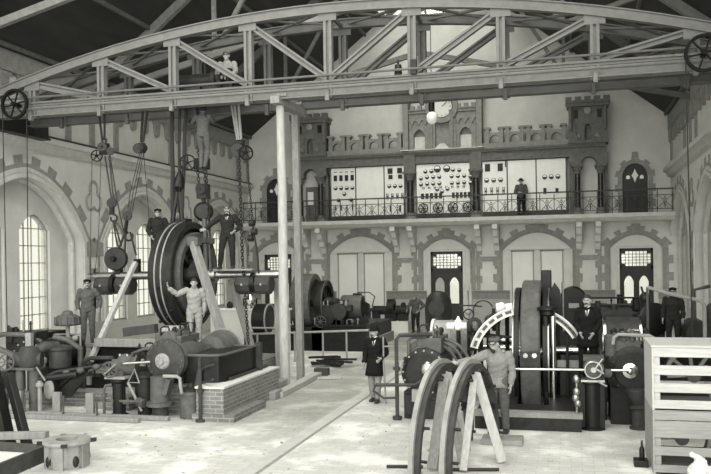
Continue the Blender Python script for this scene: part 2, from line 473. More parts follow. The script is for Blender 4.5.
# side walls: an outer arcade with deep pointed recesses, an inner skin with pairs of windows
LC = [14.4, 21.55, 28.7, 35.85]; RC = [15.1, 22.25, 29.45, 36.6]
HALF, SPR, RISE = 2.9, 4.0, 1.95
wn = 0
for side, M, C in (('left', ML, LC), ('right', MR, RC)):
    m = MB()
    arch_wall(m, M, 9, YB+.4, 0, EAVE+.1, .6, [(c, HALF, 0, SPR, RISE, 'point') for c in C])
    ops = []
    for c in C: ops += [(c-1.14, .78, 1.05, 4.35, .52, 'seg'), (c+1.14, .78, 1.05, 4.35, .52, 'seg')]
    M2 = (lambda u,z,d,M=M: M(u,z,d+.6))
    arch_wall(m, M2, 9, YB+.4, 0, 6.6, .35, ops, N=10)
    struct('wall_'+side, m, 'plaster')
    for c in C:
        for s in (-1,1):
            wn += 1; u = c+s*1.14; b = MB()
            band(b, M2, arch_path(u, .78, 1.05, 4.35, .52, 'seg', 10, 3.), 0, .1, .2, inner=-.06)
            wbox(b, M2, u-.78, u+.78, 1.05, 1.12, .1, .2)
            for k in range(1,4):
                uu = u-.78+1.56*k/4; wbox(b, M2, uu-.014, uu+.014, 1.1, curve_z('seg',(uu-u)/.78,4.35,.52), .13, .17)
            for k in range(1,7): wbox(b, M2, u-.76, u+.76, 1.05+k*.56-.016, 1.05+k*.56+.016, .13, .17)
            o = struct('window_%d' % wn, b, 'window_bar')
            g = MB(); arch_sheet(g, M2, u, .77, 1.06, 4.35, .52, 'seg', .145, .15); part('pane', g, 'window_glass', o)
    # mouldings round the recesses
    m = MB()
    for c in C:
        pth = arch_path(c, HALF, 1.2, SPR, RISE, 'point', 22, .6)
        band(m, M, pth, .13, -.07, .01, inner=.0); band(m, M, pth, .30, -.03, .01, inner=.17)
        pi_ = arch_path(c, HALF-.22, 0., SPR, RISE-.12, 'point', 22, .6); band(m, M, pi_, .1, .25, .4)
    struct('trim_arch_'+side, m, 'stone_light')
    m = MB()
    for c in C:
        pth = arch_path(c, HALF+.31, 1.2, SPR+.02, RISE+.26, 'point', 17, .45); band(m, M, pth, .16, -.012, .01, w2=.42)
    struct('trim_quoin_'+side, m, 'quoin')
    # crane rail ledge
    m = MB()
    m.prism([M(9,6.78,.01),M(9,6.86,-.16),M(9,7.02,-.22),M(9,7.05,-.34),M(9,7.22,-.34),M(9,7.22,.01)], V(M(YB,0,0))-V(M(9,0,0)))
    struct('trim_ledge_'+side, m, 'stone_light')
    m = MB(); m.prism([M(9,7.20,-.26),M(9,7.32,-.22),M(9,7.32,-.16),M(9,7.20,-.12)], V(M(YB,0,0))-V(M(9,0,0)))
    struct('trim_rail_'+side, m, 'machine_grey')
    # corbel table under the eaves and lesenes above the ledge
    m = MB(); k = 0; y = 9.4
    while y < YB-.5:
        wbox(m, M, y-.46, y+.46, 8.98, 9.62, -.12, .01)
        q = [(y-.46,9.0),(y-.3,8.94),(y-.2,8.8)] + [(y+.17*math.cos(a*PI/6+PI), 8.52+.2*math.sin(a*PI/6+PI)) for a in range(7)] + [(y+.2,8.8),(y+.3,8.94),(y+.46,9.0)]
        A = [M(a,b,-.12) for a,b in q]; m.prism(A, V(M(0,0,.01))-V(M(0,0,-.12)))
        y += .92
    for c in C:
        for s in (2.1, 3.5, 5.05): wbox(m, M, c+s-.14, c+s+.14, 7.22, 8.9, -.07, .01)
    struct('trim_corbel_'+side, m, 'stone')
    m = MB()
    for c in C[:-1]:      # cloverleaf outlines on the piers
        u0 = c+3.57; z0 = 5.55
        for a in (90, 210, 330):
            cu, cz = u0+.24*math.cos(math.radians(a)), z0+.3*math.sin(math.radians(a))
            pts = [M(cu+.24*math.cos(math.radians(a-115+23*i)), cz+.28*math.sin(math.radians(a-115+23*i)), -.01) for i in range(11)]
            m.tube(pts, .05, 6)
    struct('trim_trefoil_'+side, m, 'quoin')
    # dark socle
    m = MB(); ya = 9
    for c in C + [99]:
        wbox(m, M, ya, min(c-HALF, YB), 0, 1.2, -.03, .01); ya = c+HALF
        if ya >= YB: break
    struct('baseboard_'+side, m, 'dado_tile')
    m = MB()
    for c in C[:-1]:      # dark imposts on the piers between the bays
        wbox(m, M, c+3.0, c+4.15, 3.5, 4.0, -.04, .01)
    struct('trim_impost_'+side, m, 'quoin')

# ------------------------------------------------------------------ back wall
bops = [(XM,.79,0,3.6,0,'rect'), (3.05,.74,0,3.6,0,'rect'), (-14.5,.74,0,3.6,0,'rect')]
m = MB(); arch_wall(m, MBK, XL-.9, XR+.9, 0, 5.0, .4, bops)
uops = [(3.05,.56,5.17,6.9,.62,'round'), (-14.55,.56,5.17,6.9,.62,'round')]
M5 = MBK
bk = sorted([XL-.9, GX0, GX1, XR+.9])
def gtop(u): return min(roof_z(u)+.15, GZ)
arch_wall(m, M5, XL-.9, GX0, 5.0, gtop, .4, [uops[1]])
arch_wall(m, M5, GX0, GX1, 5.0, gtop, .4, [])
arch_wall(m, M5, GX1, XR+.9, 5.0, gtop, .4, [uops[0]])
struct('wall_back', m, 'plaster')
m = MB()
for k in range(-4,5): m.beam((XM+k*.9,YB+.2,GZ),(XM+k*.9,YB+.2,max(GZ+.1,roof_z(XM+k*.9))), .08,.08)
m.box(GX0,GX1,YB-.15,YB+.25,GZ-.25,GZ+.05)
m.beam((GX0,YB+.2,GZ),(XM,YB+.2,ZR),.14,.2); m.beam((GX1,YB+.2,GZ),(XM,YB+.2,ZR),.14,.2)
m.beam((GX0+1,YB+.2,GZ),(XM+1.5,YB+.2,GZ+1.3),.1,.1); m.beam((GX1-1,YB+.2,GZ),(XM-1.5,YB+.2,GZ+1.3),.1,.1)
o = struct('window_99', m, 'roof_timber')
g = MB(); g.prism([(GX0,YB+.3,GZ),(GX1,YB+.3,GZ),(XM,YB+.3,ZR)], (0,.01,0)); part('pane', g, 'window_glass', o)

# dado and its band
holes = [(c-w,c+w) for c,w in ((-14.5,.95),(-10.08,1.3),(XM,1.0),(-1.42,1.3),(3.05,.95))]
def runs(a, b):
    u = a
    for x,y in holes:
        yield u, x
        u = y
    yield u, b
m = MB()
for a,b in runs(XL,XR): wbox(m, MBK, a, b, 0, 1.3, -.03, .01)
struct('baseboard_back', m, 'dado_tile')
m = MB()
for a,b in runs(XL,XR): wbox(m, MBK, a, b, 1.27, 1.6, -.05, .01); wbox(m, MBK, a, b, 1.6, 1.68, -.09, .01)
struct('trim_dado', m, 'band_stone')

# arches of the lower storey: moulding, quoins, pale blind panels
ARC = [(-14.5,1.15,3.62,.6),(-10.08,1.62,3.6,.82),(XM,1.15,3.62,.6),(-1.42,1.62,3.6,.82),(3.05,1.15,3.62,.6)]
m = MB(); q = MB(); t = MB()
for c,h,s,r in ARC:
    pth = arch_path(c,h,1.7,s,r,'seg',14,.4)
    band(m, MBK, pth, .09, -.08, .01); band(q, MBK, arch_path(c,h+.1,1.7,s+.03,r+.05,'seg',11,.36), .16, -.02, .01, w2=.36)
    arch_sheet(t, MBK, c, h-.03, s+.02 if h < 1.4 else 3.63, s+.02, r-.04, 'seg', -.015, .005)
for c,h,s,r in ARC:   # keystones
    wbox(q, MBK, c-.2, c+.2, s+r+.05, s+r+.52, -.04, .01)
struct('trim_arches', m, 'stone'); struct('trim_quoins', q, 'quoin'); struct('trim_tympana', t, 'plaster_light')
m = MB(); f = MB()
for c in (-10.08, -1.42):
    for s in (-1,1):
        u = c+s*.68
        wbox(m, MBK, u-.48, u+.48, .95, 3.52, -.012, .01)
        for a in (-.52,.48): wbox(f, MBK, u+a, u+a+.04, .95, 3.58, -.05, .01)
        wbox(f, MBK, u-.56, u+.56, 3.53, 3.6, -.05, .01)
struct('trim_panels', m, 'plaster_panel'); struct('trim_panel_frames', f, 'stone')
# strips with toothed stone edges between the arches
m = MB()
for c in (-12.4, -7.8, -3.72, .93):
    for s in (-1,1):
        for k in range(9):
            z = 1.7+k*.34; w = .22 if k % 2 else .12
            u = c+s*.52; wbox(m, MBK, min(u,u-s*w), max(u,u-s*w), z, z+.34, -.034, .01)
            wbox(m, MBK, min(u,u+s*.06), max(u,u+s*.06), z, z+.34, -.057, .01)
    wbox(m, MBK, c-.42, c+.42, 3.08, 3.32, -.04, .01)
struct('trim_strips', m, 'quoin')

# ground floor doors
def lower_door(n, c, w, wood, leaf_glass):
    b = MB(); h = w+.02
    for a in (c-h, c+h-.12): wbox(b, MBK, a, a+.12, 0, 3.6, .02, .25)
    for z0,z1 in ((2.62,2.78),(3.46,3.6)): wbox(b, MBK, c-h, c+h, z0, z1, .02, .25)
    for k in range(1,8):
        u = c-h+.12+(2*h-.24)*k/8; wbox(b, MBK, u-.012, u+.012, 2.78, 3.46, .08, .14)
    for k in range(1,5):
        z = 2.78+.68*k/5; wbox(b, MBK, c-h+.1, c+h-.1, z-.012, z+.012, .08, .14)
    for sx in (-1,1):
        for sz in (2.78,3.35): u = c+sx*(h-.2); wbox(b, MBK, u-.08, u+.08, sz, sz+.11, .06, .16)
    o = struct('door_%d' % n, b, wood)
    g = MB(); wbox(g, MBK, c-h+.1, c+h-.1, 2.75, 3.5, .105, .11); part('transom_pane', g, 'door_glass', o)
    for s in (-1,1):
        u = c+s*(h-.1)/2; hw = (h-.096)/2
        lf = MB(); L2 = lambda a,z,d: MBK(a,z,d+.08)
        gh = hw*.62
        arch_wall(lf, L2, u-hw, u+hw, .03, 2.62, .06, [(u, gh, 1.05 if leaf_glass else .95, 2.05, .28, 'point')], N=8)
        wbox(lf, L2, u-hw*.6, u+hw*.6, .2, .8, -.02, .02)
        d = part('door_leaf', lf, wood, o)
        g = MB(); arch_sheet(g, L2, u, gh, 1.0, 2.05, .28, 'point', .02, .03)
        part('glass', g, 'glass_frosted' if (n == 2 and s < 0) else 'door_glass', d)
        k = MB(); k.ell(L2(u-s*(hw-.07), 1.0, -.05), .035); part('door_knob', k, 'steel_dull', d)
lower_door(1, -14.5, .74, 'door_frame', True); lower_door(2, XM, .79, 'door_wood', True); lower_door(3, 3.05, .74, 'door_wood', True)
m = MB()
for c,w in ((-14.5,.74),(XM,.79),(3.05,.74)):
    for s in (-1,1): wbox(m, MBK, min(c+s*w,c+s*(w+.14)), max(c+s*w,c+s*(w+.14)), 0, 3.68, -.05, .02)
    wbox(m, MBK, c-w-.14, c+w+.14, 3.6, 3.72, -.06, .02)
struct('trim_door_frames', m, 'stone_light')

# gallery doors with quoined round arches
for n,c in ((4,-14.55),(5,3.05)):
    b = MB(); L2 = lambda a,z,d: MBK(a,z,d+.1)
    arch_wall(b, L2, c-.58, c+.004, 5.17, lambda u: curve_z('round',(u-c)/.6,6.9,.66), .07, [(c-.3,.085,6.9-.085,6.9,.085,'round')], N=8)
    arch_wall(b, L2, c+.004, c+.58, 5.17, lambda u: curve_z('round',(u-c)/.6,6.9,.66), .07, [(c+.3,.085,6.9-.085,6.9,.085,'round')], N=8)
    o = struct('door_%d' % n, b, 'door_wood')
    # the pointed light in the middle
    g = MB(); dd = [(c,7.28),(c+.07,7.1),(c+.15,6.97),(c+.07,6.84),(c,6.64),(c-.07,6.84),(c-.15,6.97),(c-.07,7.1)]
    g.prism([L2(a,z,-.02) for a,z in dd], (0,.03,0)); part('leaded_light', g, 'enamel', o)
    g = MB()
    for s in (-1,1): g.cyl(L2(c+s*.3,6.9,-.005), L2(c+s*.3,6.9,.05), .085)
    part('glass', g, 'enamel' , o)
    q = MB(); band(q, MBK, arch_path(c,.57,5.17,6.9,.62,'round',9,.3), .2, -.05, .01, w2=.32); wbox(q, MBK, c-.13, c+.13, 7.6, 8.05, -.08, .01)
    struct('trim_door_surround_%d' % n, q, 'quoin')

# ------------------------------------------------------------------ gallery
m = MB(); poly = [(4.84,YB),(4.84,38.25),(4.92,38.12),(4.98,38.05),(5.0,37.95),(5.17,37.9),(5.17,YB)]
m.prism([(XL,y,z) for z,y in poly], (XR-XL,0,0)); struct('trim_gallery', m, 'stone_light')
m = MB()
for c in (-12.4,-7.78,-3.72,.93):
    for s in (-.42,.42):
        u = c+s-.12
        pr = [(YB,4.84),(38.15,4.84),(38.15,4.62),(38.4,4.55),(38.55,4.3),(38.8,4.2),(38.9,3.95),(39.15,3.85),(39.25,3.6),(YB,3.55)]
        m.prism([(u,y,z) for y,z in pr], (.24,0,0))
struct('trim_brackets', m, 'stone_light')

YF = 38.75   # face of the castle screen
MF = lambda u,z,d: (u, YF+d, z)
m = MB()
# entablature
for z0,z1,d in ((7.88,8.0,-.0),(8.0,8.3,.08),(8.3,8.38,-.06),(8.38,8.46,-.12)): m.box(-13.25,1.75,YF+d,YB,z0,z1)
struct('trim_entablature', m, 'stone_dark')
def colonnette(x, z0, z1, r, nm, lbl):
    t = root('column', (x,YF+.12,z0), lbl, 'column')
    b = MB(); b.lathe([(r*1.7,0),(r*1.7,.12),(r*1.3,.18),(r*1.45,.26),(r*1.1,.34)], (x,YF+.12,z0), (0,0,1), 16); part('base', b, 'stone', t)
    b = MB(); b.lathe([(r,.34),(r*.94,z1-z0-.42)], (x,YF+.12,z0), (0,0,1), 18); part('shaft', b, 'marble_black', t, 'polished black shaft')
    b = MB(); b.lathe([(r,z1-z0-.42),(r*1.25,z1-z0-.38),(r*1.05,z1-z0-.34),(r*1.6,z1-z0-.1)], (x,YF+.12,z0), (0,0,1), 16)
    for k in range(8): a = k*PI/4; b.ell((x+r*1.35*math.cos(a),YF+.12+r*1.35*math.sin(a),z1-.16), (.06,.06,.09), n=8, m=5)
    b.box(x-r*1.9,x+r*1.9,YF+.12-r*1.9,YF+.12+r*1.9,z1-.1,z1); part('capital', b, 'stone_dark', t)
for x,l in ((-13.05,'black stone column of the gallery next to the arched door at the timber posts'),(-11.98,'black stone column of the gallery beside the first white switchboard panel'),
            (.48,'black stone column of the gallery at the edge of the panel with three lone dials'),(1.5,'black stone column of the gallery beside the round-headed door with three lights')):
    colonnette(x, 5.17, 7.5, .13, 'column', l)
for x,l in ((-7.4,'black stone column between the slate-topped gauges and the central switchboard, below the clock tower on the side of the rotor'),(-4.2,'black stone column between the central switchboard and the panel with two portrait-shaped meters')):
    colonnette(x, 5.17, 7.5, .17, 'column', l)
m = MB()
for x in (-7.4,-4.2): m.box(x-.28,x+.28,YF-.05,YB,7.5,8.4)
# side bays: arches between the paired columns
for c in (-12.49, .99):
    arch_wall(m, lambda u,z,d: (u,YF-.02+d,z), c-.86, c+.86, 7.5, 8.0, .5, [(c,.36,7.5,7.5,.36,'round')], N=12)
    m.box(c-.86,c-.7,YF+.3,YB,5.17,7.6); m.box(c+.7,c+.86,YF+.3,YB,5.17,7.6)
struct('trim_arcade', m, 'stone_dark')
# turrets
for i,c in enumerate((-12.45, .97)):
    m = MB(); Mt = lambda u,z,d: (u,YF-.08+d,z)
    arch_wall(m, Mt, c-.85, c+.85, 8.46, 10.2, .5, [(c,.15,8.62,9.15,.22,'point')], N=8)
    m.box(c-.85,c+.85,YF+.2,YB,8.46,10.2)
    for s in (-1,1):       # splayed buttresses and blind lights either side
        m.prism([(c+s*.85,YF-.2,8.46),(c+s*.42,YF-.2,8.46),(c+s*.62,YF-.2,9.35),(c+s*.72,YF-.2,10.15),(c+s*.85,YF-.2,10.15)], (0,.15,0))
        m.cyl((c+s*.76,YF-.26,9.2),(c+s*.76,YF-.26,10.1),.06,n=10); m.ell((c+s*.76,YF-.26,9.15),(.08,.08,.12),n=8,m=6)
    m.prism([(c-.3,YF-.14,9.35),(c+.3,YF-.14,9.35),(c+.12,YF-.14,9.8),(c-.12,YF-.14,9.8)], (0,.1,0))
    m.box(c-.9,c+.9,YF-.25,YB,8.46,8.6); m.box(c-.93,c+.93,YF-.26,YB,10.15,10.3); m.box(c-.98,c+.98,YF-.32,YB,10.3,10.42)
    for k in range(5): u = c-.98+.42*k; m.box(u,u+.28,YF-.34,YF-.1,10.42,10.58)
    struct('trim_turret_%d' % (i+1), m, 'stone_dark')
    m = MB(); m.ell((c,YF-.17,9.95),(.17,.05,.17)); 
    for s in (-1,1):
        for a in (90,210,330): m.ell((c+s*.42+.06*math.cos(math.radians(a)),YF-.1,8.8+.06*math.sin(math.radians(a))),(.06,.04,.06),n=8,m=5)
    struct('trim_turret_ornament_%d' % (i+1), m, 'quoin')
    m = MB(); arch_sheet(m, Mt, c, .14, 8.63, 9.15, .21, 'point', .3, .32)
    for s in (-1,1): m.box(c+s*.52-.1,c+s*.52+.1,YF-.1,YF-.07,9.62,10.02)
    struct('trim_turret_light_%d' % (i+1), m, 'machine_black')
# arcaded merlons between turrets and clock tower
i = 0
m = MB()
for u in (-11.06,-10.13,-9.17,-8.2,-3.3,-2.35,-1.38,-.44):
    arch_wall(m, MF, u-.4, u+.4, 8.46, 9.2, .25, [(u,.22,8.46,8.85,.22,'round')], N=10)
    for s in (-1,1):
        m.box(u+s*.33-.09,u+s*.33+.09,YF-.06,YF+.3,8.46,9.34); m.box(u+s*.33-.16,u+s*.33+.16,YF-.1,YF+.34,9.34,9.44)
m.box(-11.6,-7.6,YF-.04,YB,8.46,8.7); m.box(-3.95,.12,YF-.04,YB,8.46,8.7)
struct('trim_merlons', m, 'stone')
# clock tower
m = MB(); cu = XM-.03
for x in (-7.55,-4.0): m.box(x-.13,x+.13,YF-.16,YB,8.46,11.1); m.box(x-.2,x+.2,YF-.22,YB,11.1,11.25); m.box(x-.17,x+.17,YF-.2,YB,10.95,11.03)
for s in (-1,1):
    c = cu+s*1.12
    arch_wall(m, MF, c-.5, c+.5, 8.46, 10.3, .5, [(c,.28,8.5,9.25,.3,'point')], N=8)
    m.box(c-.5,c+.5,YF+.3,YB,8.46,10.3)
    for k in range(3): a = c-.42+.36*k; m.box(a,a+.2,YF-.08,YF+.15,10.48,10.68)
    m.box(c-.52,c+.52,YF-.1,YB,10.3,10.36); m.box(c-.52,c+.52,YF-.1,YB,10.44,10.5)
    m.box(c-.5,c+.5,YF-.03,YB,10.3,10.5); m.box(c-.52,c+.52,YF-.1,YF,9.95,10.02)
    for k in range(3): a = c-.33+.33*k; m.prism([(a-.12,YF-.1,9.95),(a+.12,YF-.1,9.95),(a,YF-.1,9.7)], (0,.12,0))
m.box(cu-.68,cu-.32,YF-.1,YB,8.46,10.4); m.box(cu+.36,cu+.68,YF-.1,YB,8.46,10.4); m.box(cu-.4,cu+.4,YF+.12,YB,8.46,11.0)
for s in (-1,1): m.cyl((cu+s*.5,YF-.16,8.5),(cu+s*.5,YF-.16,10.3),.07,n=10)
m.lathe([(.56,-.18),(.78,-.18),(.78,.4),(.56,.4)], (cu,YF,10.55), (0,1,0), 36, closed=True)
m.box(-7.7,-3.85,YF-.16,YB,8.42,8.5)
struct('trim_clock_tower', m, 'stone')
m = MB()
for s in (-1,1): c = cu+s*1.12; m.prism([(c-.34,YF-.12,8.5),(c+.34,YF-.12,8.5),(c+.26,YF+.3,8.68),(c-.26,YF+.3,8.68)], (0,.001,.02)); m.box(c-.27,c+.27,YF+.2,YF+.31,8.5,9.2)
m.prism([(cu-.4,YF-.2,8.5),(cu+.4,YF-.2,8.5),(cu+.12,YF,8.8),(cu-.12,YF,8.8)], (0,.1,0))
m.box(-7.8,-3.8,YF-.24,YB,8.5,8.54)
struct('trim_clock_tower_sill', m, 'stone_light')
t = root('wall_clock', (cu,YF,10.55), 'round white clock in the stone tower above the central switchboard', 'clock')
b = MB(); b.lathe([(.0,-.08),(.5,-.06),(.5,.2),(0,.2)], (cu,YF,10.55), (0,1,0), 36); part('dial', b, 'plaster_panel', t)
b = MB(); b.ring((cu,YF-.04,10.55), (0,1,0), .5, .56, .14, 36); part('rim', b, 'machine_mid', t)
b = MB(); b.beam((cu,YF-.1,10.55),(cu+.2,YF-.1,10.72),.025,.01,(0,1,0)); b.beam((cu,YF-.1,10.55),(cu+.3,YF-.1,10.83),.02,.01,(0,1,0)); part('hands', b, 'iron_dark', t)
b = MB()
for k in range(12): a = k*PI/6; b.beam((cu+.38*math.sin(a),YF-.09,10.55+.38*math.cos(a)),(cu+.46*math.sin(a),YF-.09,10.55+.46*math.cos(a)),.02,.01,(0,1,0))
part('hour_mark', b, 'machine_grey', t)

# gallery railing
t = root('gallery_railing', (XM,38.02,5.17), 'ornamental iron railing along the full width of the gallery', 'railing')
b = MB(); yr = 38.02
for z,r in ((6.2,.03),(5.93,.016),(5.32,.016)): b.box(XL+.25,XR-.05,yr-r,yr+r,z-r,z+r)
part('rails', b, 'iron_rail', t)
n = 32
for k in range(n+1):
    x = XL+.3+(XR-XL-.4)*k/n; b = MB(); b.box(x-.016,x+.016,yr-.016,yr+.016,5.17,6.2); b.ell((x,yr,6.03),.03,n=6,m=4); part('post', b, 'iron_rail', t)
b = MB()
for k in range(n):
    x = XL+.3+(XR-XL-.4)*(k+.5)/n
    b.box(x-.01,x+.01,yr-.01,yr+.01,5.32,5.93)
    for s in (-1,1):
        b.tube([(x+s*.3*(1-math.cos(q*PI/8)),yr,5.34+.55*math.sin(q*PI/8)*.98) for q in range(5)], .011, 4)
        b.tube([(x+s*.3,yr,5.36),(x+s*.12,yr,5.55),(x,yr,5.66)], .011, 4)
        b.tube(arcpts((x+s*.13,yr,5.45),(1,0,0),(0,0,1),.07,0,300,8), .009, 4)
    b.ring((x,yr,5.78),(0,1,0),.05,.07,.02,10)
part('scrollwork', b, 'iron_rail', t)

# switchboard: seven white slabs
YP = 38.9
def panel(xa, xb, label):
    x = (xa+xb)/2; t = root('switchboard_panel', (x,YP,5.17), label, 'switchboard', None)
    b = MB(); b.box(xa+.025,xb-.025,YP,YP+.05,5.45,7.84); part('slab', b, 'marble_white', t)
    b = MB(); b.box(xa+.003,xa+.028,YP-.01,YP+.06,5.17,7.87); b.box(xb-.028,xb-.003,YP-.01,YP+.06,5.17,7.87); b.box(xa+.003,xb-.003,YP+.02,YP+.06,5.17,5.45); part('frame', b, 'door_frame', t)
    return t
def meter(t, x, z, r):
    b = MB(); b.lathe([(0,-.06),(r*.86,-.06),(r,-.04),(r,0)], (x,YP,z), (0,1,0), 16); g = part('meter', b, 'iron_dark', t)
    b = MB(); b.lathe([(0,-.07),(r*.74,-.07),(r*.74,-.05)], (x,YP,z+r*.04), (0,1,0), 16, arc=(PI*.0,PI)); part('dial', b, 'enamel', g)
def switch(t, x, z, w=.07, h=.16):
    b = MB(); b.box(x-w/2,x+w/2,YP-.05,YP,z-h/2,z+h/2); b.box(x-w*.3,x+w*.3,YP-.1,YP-.05,z-h*.15,z+h*.15); b.cyl((x,YP-.14,z-h*.3),(x,YP-.05,z-h*.3),.012,n=6)
    part('switch', b, 'iron_dark', t)
def fuse(t, x, z, h=.14):
    b = MB(); b.box(x-.05,x-.02,YP-.04,YP,z,z+h); b.box(x+.02,x+.05,YP-.04,YP,z,z+h); b.box(x-.06,x+.06,YP-.03,YP,z+h*.4,z+h*.6); part('fuse', b, 'machine_grey', t)
t = panel(-11.45,-10.16,'white switchboard slab by the timber posts, four black relays and a diamond of dials')
for k in range(4): switch(t,-11.2+.29*k,7.35,.16,.28); meter(t,-11.2+.29*k,6.85,.1); switch(t,-11.2+.29*k,5.85,.05,.25); switch(t,-11.2+.29*k,7.65,.14,.03)
meter(t,-10.75,6.55,.1); meter(t,-11.05,6.25,.1); meter(t,-10.4,6.25,.1)
panel(-10.16,-8.71,'blank white switchboard slab in the gallery half nearer the timber posts')
t = panel(-8.71,-7.68,'white switchboard slab with two black square meters above three dials in a row')
for x in (-8.4,-7.92): switch(t,x,7.6,.24,.26); switch(t,x+.02,7.3,.2,.2); switch(t,x,5.75,.08,.3)
for k in range(3): meter(t,-8.45+.28*k,6.85,.1)
for k in range(4): fuse(t,-8.55+.25*k,6.2,.3)
t = panel(-7.12,-4.48,'large central switchboard slab under the clock with rows of dials and four handwheels')
for dx,dz,r in ((-.26,7.6,.17),(.2,7.6,.17),(-.55,7.5,.1),(.5,7.53,.1),(.8,7.5,.1),(-.85,7.5,.1)): meter(t,-5.8+dx,dz,r)
for k in range(9):
    if k != 4: meter(t,-7.15+.25+.3*k+.03,7.22-(.0 if 0<k<8 else .05),.1); meter(t,-6.9+.3*k+.03,6.9-(.0 if 0<k<8 else .02),.1)
for dx in (-.28,.22,-.05): meter(t,-5.8+dx,6.62 if dx!=-.05 else 6.5,.1)
for k in range(5): switch(t,-6.8+.22*k,6.3,.15,.26); switch(t,-5.3+.19*k,6.3,.13,.26)
for k in range(8): fuse(t,-6.75+.28*k,6.65,.1)
for k in range(4):
    x = -6.85+.72*k+.1; b = MB(); b.ring((x,YP-.2,5.7),(0,1,0),.2,.25,.04,24); w = part('handwheel', b, 'iron_dark', t)
    b = MB(); 
    for a in range(3): q = a*PI/3; b.beam((x-.2*math.cos(q),YP-.2,5.7-.2*math.sin(q)),(x+.2*math.cos(q),YP-.2,5.7+.2*math.sin(q)),.03,.03)
    b.cyl((x,YP-.25,5.7),(x,YP,5.7),.05,n=10); part('spoke', b, 'iron_dark', w)
t = panel(-3.92,-2.73,'white switchboard slab with two portrait-shaped meters and three pale dials')
for x in (-3.65,-3.05): switch(t,x,7.55,.24,.36)
for k in range(3): meter(t,-3.7+.33*k,6.95,.11)
for k in range(4): fuse(t,-3.75+.28*k,6.25,.36)
switch(t,-2.8,7.7,.05,.3)
panel(-2.73,-1.39,'blank white switchboard slab behind the man in the gallery')
t = panel(-1.39,-.02,'white switchboard slab with only three lone dials, beside the turret columns')
for k in range(3): meter(t,-1.0+.3*k,7.0,.11)
switch(t,-1.0,6.35,.14,.28); switch(t,-.45,6.35,.14,.22)
m = MB(); m.box(-12.9,-11.5,YB-.1,YB-.02,5.2,7.0); struct('trim_gallery_cupboard', m, 'stone_dark')
b = MB(); b.box(-12.8,-12.5,YB-.13,YB-.1,6.1,6.75); solo('notice', b, 'marble_white', 'small white notice on the dark gallery wall between the paired columns', 'notice')

# ------------------------------------------------------------------ roof timbers
for i,y in enumerate((18.1,25.2,32.35)):
    m = MB()
    for s in (-1,1):
        xe = XL if s < 0 else XR; e = lambda f: (xe+(XM-xe)*f)
        m.beam((xe,y,roof_z(xe)-.15),(e(.97),y,roof_z(e(.97))-.15),.22,.3)
        m.beam((xe,y,9.12),(XM,y,11.6),.16,.2)
        m.beam((e(.45),y,10.25),(e(.45),y,roof_z(e(.45))-.2),.12,.14)
        m.beam((e(.45),y,10.25),(e(.75),y,roof_z(e(.75))-.2),.12,.14)
        m.beam((e(.45),y,10.25),(e(.2),y,roof_z(e(.2))-.2),.12,.14)
        m.beam((xe,y,8.0),(e(.22),y,EAVE+.5),.16,.2) if False else None
    m.beam((XM,y,11.6),(XM,y,ZR-.3),.16,.18); m.beam((GX0,y,GZ-.1),(GX1,y,GZ-.1),.14,.2)
    struct('roof_beam_%d' % (i+1), m, 'roof_timber_pale' if i < 2 else 'roof_timber')
m = MB()
for f in (.02,.22,.42,.62,.84):
    for s in (-1,1):
        xe = XL if s < 0 else XR; x = xe+(XM-xe)*f; m.box(x-.05,x+.05,YS,YB,roof_z(x)-.12,roof_z(x)+.02)
struct('roof_beam_4', m, 'roof_timber')
